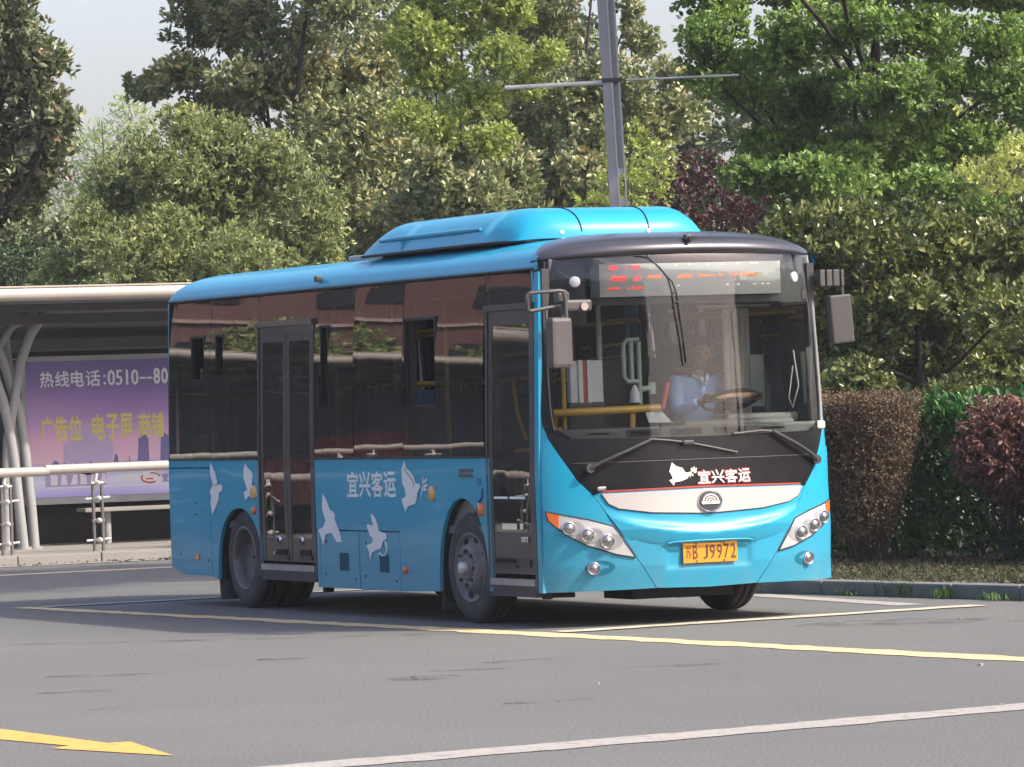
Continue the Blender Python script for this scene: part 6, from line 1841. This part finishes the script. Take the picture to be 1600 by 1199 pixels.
# ================================================================= what the glass mirrors: beyond the frame
BRICK = mat('red_brown_render', (.125, .066, .056), .85, var=.12, scale=.5, fine=.1, fscale=12)
bd = thing('building', (-24, 56, .1), 'long red brown building mirrored in the side windows of the bus', 'building')
b = MB(); b.box((-24, 58, 6.6), (46, 5, 13)); b.build('wall', BRICK, bd)
b = MB()
for fl in range(4):
    for k in range(15):
        b.box((-45.5 + 3.05 * k, 55.47, 2.2 + 3.1 * fl), (.85, .10, 1.25))
b.build_each('window', mat('dark_window', (.02, .022, .025), .15), bd)
b = MB()
for fl in range(5): b.box((-24, 55.42, .7 + 3.1 * fl), (46.2, .18, .16))
b.build_each('string_course', mat('course_stone', (.34, .26, .22), .8), bd)
rr_ = random.Random(3)
def far_tree(x, y, h, r_, m, seed, cone=False, lab=''):
    cl = []
    q = random.Random(seed)
    if cone:
        for i in range(9):
            t = i / 8; cl.append((x + q.uniform(-.15, .15), y + q.uniform(-.15, .15), h * (.15 + .83 * t), r_ * (1.05 - t) + .15, h * .09))
    else:
        for i in range(11):
            a = q.uniform(0, 2 * PI); rad = r_ * math.sqrt(q.random()) * .75
            cl.append((x + math.cos(a) * rad, y + math.sin(a) * rad, h * q.uniform(.35, .85), r_ * q.uniform(.38, .55), r_ * q.uniform(.32, .48)))
    make_tree('roadside_tree', lab, 'tree', (x, y), cl, m, BARK, seed, tips_m2=26, k=6, L=.13, W=.04, r0=.10, zb=0.05, group='trees mirrored in the bus windows', limbs=False)
for i, (x, y, h, r_) in enumerate([(-5, 40, 5.2, 2.2), (-10, 42, 4.6, 2.2), (-14.5, 39, 5.4, 2.4), (-20, 43, 4.8, 2.2), (-25, 40, 5.6, 2.4), (-31, 42, 5.0, 2.4)]):
    far_tree(x, y, h, r_, L_BUSHY, 300 + i, False, 'leafy tree of the row in front of the red brown building')
# the row of trees facing the bus, behind the viewpoint, mirrored in the windscreen
def prototype(kind, seed):
    q = random.Random(seed)
    cl = []
    if kind == 'conifer':
        for i in range(10):
            t = i / 9
            for a in ((0, 2.1, 4.2) if t < .75 else (0,)):
                a += i; k = 1.0 * (1 - t) + .02
                cl.append((math.cos(a) * k * .9, math.sin(a) * k * .9, 10 * (.07 + .88 * t), 1.35 * (1 - t) + .22, .75))
    else:
        for i in range(16):
            a = q.uniform(0, 2 * PI); rad = 3.0 * math.sqrt(q.random()); zz = q.uniform(.16, .9)
            cl.append((math.cos(a) * rad * (1.15 - .6 * zz), math.sin(a) * rad * (1.15 - .6 * zz), 16 * zz, q.uniform(1.5, 2.2), q.uniform(1.4, 2.0)))
    return cl
def put_far(src, x, y, sc, rz, label):
    c = copy_tree(src); c.location = (x, y, 0); c.scale = (sc, sc, sc); c.rotation_euler = (0, 0, rz); c['label'] = label
LC = 'dark pointed conifer in the row mirrored in the windscreen'
LB = 'tall broad dark tree in the row mirrored in the windscreen'
def az(a, d): return 1.2 + d * math.sin(R(a)), -d * math.cos(R(a))
pc = make_tree('conifer', LC, 'tree', (0, 0), prototype('conifer', 1), L_DARK, BARK, 500, tips_m2=9, k=6, L=.30, W=.10, r0=.16, zb=0, limbs=False, group='trees mirrored in the windscreen')
pb_ = make_tree('broad_tree', LB, 'tree', (0, 0), prototype('broad', 2), L_DARK, BARK, 501, tips_m2=5, k=6, L=.42, W=.16, r0=.25, zb=0, limbs=False, group='trees mirrored in the windscreen')
first = {}
for kd, a, d, sc in [('b', -44, 58, 1.1), ('b', -34, 60, 1.2), ('b', -24, 62, 1.15), ('b', -14, 60, 1.25), ('b', -5, 62, 1.1), ('b', 4, 60, 1.15), ('c', 10, 58, 1.35), ('c', 16, 60, .75), ('c', 21, 58, .62), ('c', 26, 61, .66), ('c', 30.5, 58, .72), ('c', 35, 60, .9),
                     ('b', -52, 76, 1.5), ('b', -46, 74, 1.6), ('b', -40, 77, 1.5), ('b', -34, 75, 1.7), ('b', -28, 76, 1.5), ('b', -22, 74, 1.6), ('b', -16, 77, 1.6), ('b', -10, 75, 1.5), ('b', -4, 76, 1.6), ('b', 2, 74, 1.5), ('b', 7, 76, 1.5),
                     ('b', 47, 75, 1.4), ('b', 53, 74, 1.6), ('b', 59, 76, 1.5), ('b', 65, 74, 1.6), ('b', 71, 75, 1.5), ('b', 77, 73, 1.6), ('b', 84, 72, 1.5),
                     ('c', 39, 57, 1.5), ('b', 44, 60, 1.05), ('b', 52, 58, 1.2), ('b', 61, 57, 1.15), ('b', 70, 56, 1.25), ('b', 80, 55, 1.1)]:
    x, y = az(a, d); src = pc if kd == 'c' else pb_
    if kd not in first:
        first[kd] = src; src.location = (x, y, 0); src.scale = (sc, sc, sc)
    else: put_far(src, x, y, sc, a * .3, LC if kd == 'c' else LB)

# ================================================================= the driver
SKIN = mat('skin', (.27, .15, .095), .55, var=.08, scale=10)
SHIRT = mat('shirt_blue', (.26, .42, .70), .8, var=.08, scale=7, bump=.004, bscale=14)
TROUS = mat('trousers_navy', (.02, .025, .045), .85, var=.15)
HAIR = mat('hair_dark', (.012, .010, .009), .6, var=.3, scale=20)
per = thing('person', (1.74, .92, 1.26), 'bus driver in a light blue shirt holding the steering wheel', 'person')
def skinned(name, verts, edges, radii, m, parent, sub=2):
    me = bpy.data.meshes.new(name); me.from_pydata([tuple(v) for v in verts], edges, [])
    o = bpy.data.objects.new(name, me); COL.objects.link(o)
    o.modifiers.new('skin', 'SKIN')
    for i, r_ in enumerate(radii):
        me.skin_vertices[0].data[i].radius = (r_, r_) if not isinstance(r_, tuple) else r_
        me.skin_vertices[0].data[i].use_root = (i == 0)
    s = o.modifiers.new('sub', 'SUBSURF'); s.levels = sub; s.render_levels = sub
    dg = bpy.context.evaluated_depsgraph_get()
    m2 = bpy.data.meshes.new_from_object(o.evaluated_get(dg))
    bpy.data.objects.remove(o)
    return m2
J = dict(pel=(1.74, .95, 1.30), sp=(1.745, .99, 1.50), ch=(1.75, .97, 1.70), nb=(1.755, .94, 1.845), nk=(1.765, .915, 1.92),
         sr=(1.565, .93, 1.80), er=(1.49, .74, 1.57), wr=(1.625, .545, 1.665), sl=(1.935, .93, 1.80), el=(2.06, .76, 1.62), wl=(2.015, .535, 1.675),
         hr=(1.64, .88, 1.28), kr=(1.61, .50, 1.33), ar=(1.60, .44, .93), hl=(1.84, .88, 1.28), kl=(1.87, .50, 1.33), al=(1.88, .42, .93), tr=(1.60, .30, .90), tl=(1.88, .28, .90))
ks = list(J); ix = {k: i for i, k in enumerate(ks)}
E_ = [('pel', 'sp'), ('sp', 'ch'), ('ch', 'nb'), ('nb', 'nk'), ('ch', 'sr'), ('sr', 'er'), ('er', 'wr'), ('ch', 'sl'), ('sl', 'el'), ('el', 'wl'), ('pel', 'hr'), ('hr', 'kr'), ('kr', 'ar'), ('ar', 'tr'), ('pel', 'hl'), ('hl', 'kl'), ('kl', 'al'), ('al', 'tl')]
rad = dict(pel=.125, sp=.12, ch=.135, nb=.06, nk=.052, sr=.058, er=.040, wr=.027, sl=.058, el=.040, wl=.027, hr=.085, kr=.058, ar=.038, hl=.085, kl=.058, al=.038, tr=.03, tl=.03)
body = skinned('body', [J[k] for k in ks], [(ix[a], ix[c]) for a, c in E_], [rad[k] for k in ks], SKIN, per)
BB = MB()
def addmesh(B, me):
    B.add([tuple(v.co) for v in me.vertices], [tuple(p.vertices) for p in me.polygons], 0, True)
addmesh(BB, body)
# head: an ovoid with brow, nose, chin, ears, eyes and mouth, turned a little to the door side and down
bm = bmesh.new(); bmesh.ops.create_uvsphere(bm, u_segments=28, v_segments=20, radius=1.0)
HR = Matrix.Rotation(R(-14), 3, 'Z') @ Matrix.Rotation(R(8), 3, 'X')
HC = Vector((1.775, .895, 2.02))
def headpt(p):
    x, y, z = p
    w_ = 1 - .22 * max(0, -z) ** 1.5
    X, Y, Z = x * .076 * w_, y * .094 * (1 - .10 * max(0, -z)), z * .118
    if y < -.5:
        nose = math.exp(-((x / .16) ** 2)) * math.exp(-(((z + .12) / .22) ** 2)); Y -= .024 * nose
        eye = math.exp(-(((abs(x) - .40) / .16) ** 2)) * math.exp(-(((z - .10) / .10) ** 2)); Y += .010 * eye
        brow = math.exp(-((z - .28) / .10) ** 2); Y -= .005 * brow
        mouth = math.exp(-((x / .30) ** 2)) * math.exp(-(((z + .50) / .05) ** 2)); Y += .005 * mouth
        chin = math.exp(-((x / .3) ** 2)) * math.exp(-(((z + .85) / .15) ** 2)); Y -= .010 * chin
    return HC + HR @ Vector((X, Y, Z))
hv = [headpt(v.co) for v in bm.verts]; bm.verts.index_update()
BB.add(hv, [tuple(v.index for v in f.verts) for f in bm.faces], 0, True)
for s in (-1, 1):
    BB.lathe([(.001, -.012), (.022, -.008), (.028, 0), (.020, .008), (.001, .01)], HC + HR @ Vector((s * .078, .005, -.005)), HR @ Vector((s, .3, 0)), 12)
    BB.lathe([(.001, -.006), (.010, 0), (.001, .006)], HC + HR @ Vector((s * .030, -.084, .012)), HR @ Vector((0, -1, 0)), 10, 1)
# hands: palm, four fingers of unequal length curled round the rim, thumb from the side of the palm
for hand, wr_, s in (('r', Vector(J['wr']), -1), ('l', Vector(J['wl']), 1)):
    ang = math.atan2(wr_.y - SW.y, wr_.x - SW.x)
    rp = SW + rm @ Vector((.225 * math.cos(ang), .225 * math.sin(ang), 0))
    tang = (rm @ Vector((-math.sin(ang), math.cos(ang), 0))).normalized(); outw = (rm @ Vector((math.cos(ang), math.sin(ang), 0))).normalized(); upw = sw_n
    palm = rp + outw * .022 + upw * .012
    BB.tube([wr_, wr_.lerp(palm, .5), palm], [.027, .034, .030], 10)
    for q, (off, ln) in enumerate(((-.033, .8), (-.011, 1.0), (.011, .95), (.033, .75))):
        c0 = palm + tang * off
        BB.tube([c0, rp + tang * off + upw * .028 * 1.0, rp + tang * off - outw * .026 * ln + upw * .006, rp + tang * off - outw * .016 - upw * .022 * ln], [.0105, .0098, .009, .007], 8)
    BB.tube([palm + tang * (-.03 * s), palm + tang * (-.050 * s) + upw * .012 - outw * .012, rp + tang * (-.062 * s) + upw * .022 - outw * .020], [.012, .0105, .008], 8)
bm.free()
BB.build('body', [SKIN, HAIR], per)
hb = MB()
bm = bmesh.new(); bmesh.ops.create_uvsphere(bm, u_segments=28, v_segments=20, radius=1.0); bm.verts.index_update()
rg = random.Random(2)
keepv = lambda p: p.z > .18 + .38 * max(0, -p.y) - .75 * max(0, p.y) ** 1.0
hvv = [HC + HR @ Vector((v.co.x * .087 * (1 + rg.uniform(-.02, .03)), v.co.y * .102 * (1 + rg.uniform(-.02, .03)), v.co.z * .136 + rg.uniform(-.003, .004))) for v in bm.verts]
hb.add(hvv, [tuple(v.index for v in f.verts) for f in bm.faces if all(keepv(v.co) for v in f.verts)], 0, True)
bm.free()
hb.build('hair', HAIR, per)
sk = ['pel', 'sp', 'ch', 'nb', 'sr', 'er', 'wr', 'sl', 'el', 'wl']
si = {k: i for i, k in enumerate(sk)}
sv = [Vector(J[k]) for k in sk]
sv[si['wr']] = Vector(J['er']).lerp(Vector(J['wr']), .82); sv[si['wl']] = Vector(J['el']).lerp(Vector(J['wl']), .82)
sv[si['nb']] = Vector(J['nb']) - Vector((0, 0, .02))
srad = dict(pel=.140, sp=.138, ch=.152, nb=.075, sr=.074, er=.056, wr=.044, sl=.074, el=.056, wl=.044)
se = [(a, c) for a, c in E_ if a in si and c in si]
shirt = skinned('shirt', sv, [(si[a], si[c]) for a, c in se], [srad[k] for k in sk], SHIRT, per)
link('shirt', shirt, SHIRT, per, True)
cb = MB()
cb.tube([Vector((1.70, .885, 1.855)), Vector((1.735, .845, 1.825)), Vector((1.77, .822, 1.78)), Vector((1.80, .845, 1.825)), Vector((1.825, .885, 1.86))], .014, 6)
cb.build('collar', mat('collar_pale', (.48, .56, .70), .8), per)
tk = ['pel', 'hr', 'kr', 'ar', 'hl', 'kl', 'al']; ti = {k: i for i, k in enumerate(tk)}
trad = dict(pel=.135, hr=.098, kr=.072, ar=.055, hl=.098, kl=.072, al=.055)
trs = skinned('trousers', [J[k] for k in tk], [(ti[a], ti[c]) for a, c in E_ if a in ti and c in ti], [trad[k] for k in tk], TROUS, per)
link('trousers', trs, TROUS, per, True)

# ---------------------------------------------------------------- thin spring haze over the whole place
hz = MB(); hz.box((100, 200, 19.5), (1398, 1598, 41))
hm = bpy.data.materials.new('haze_air'); hm.use_nodes = True
hn = hm.node_tree.nodes; hn.remove(hn['Principled BSDF'])
pv = hn.new('ShaderNodeVolumePrincipled')
pv.inputs['Color'].default_value = (.97, .97, .98, 1)
pv.inputs['Density'].default_value = 0.0004
pv.inputs['Anisotropy'].default_value = 0.2
hm.node_tree.links.new(pv.outputs['Volume'], hn['Material Output'].inputs['Volume'])
ho = hz.build('haze', hm, None, 'stuff')
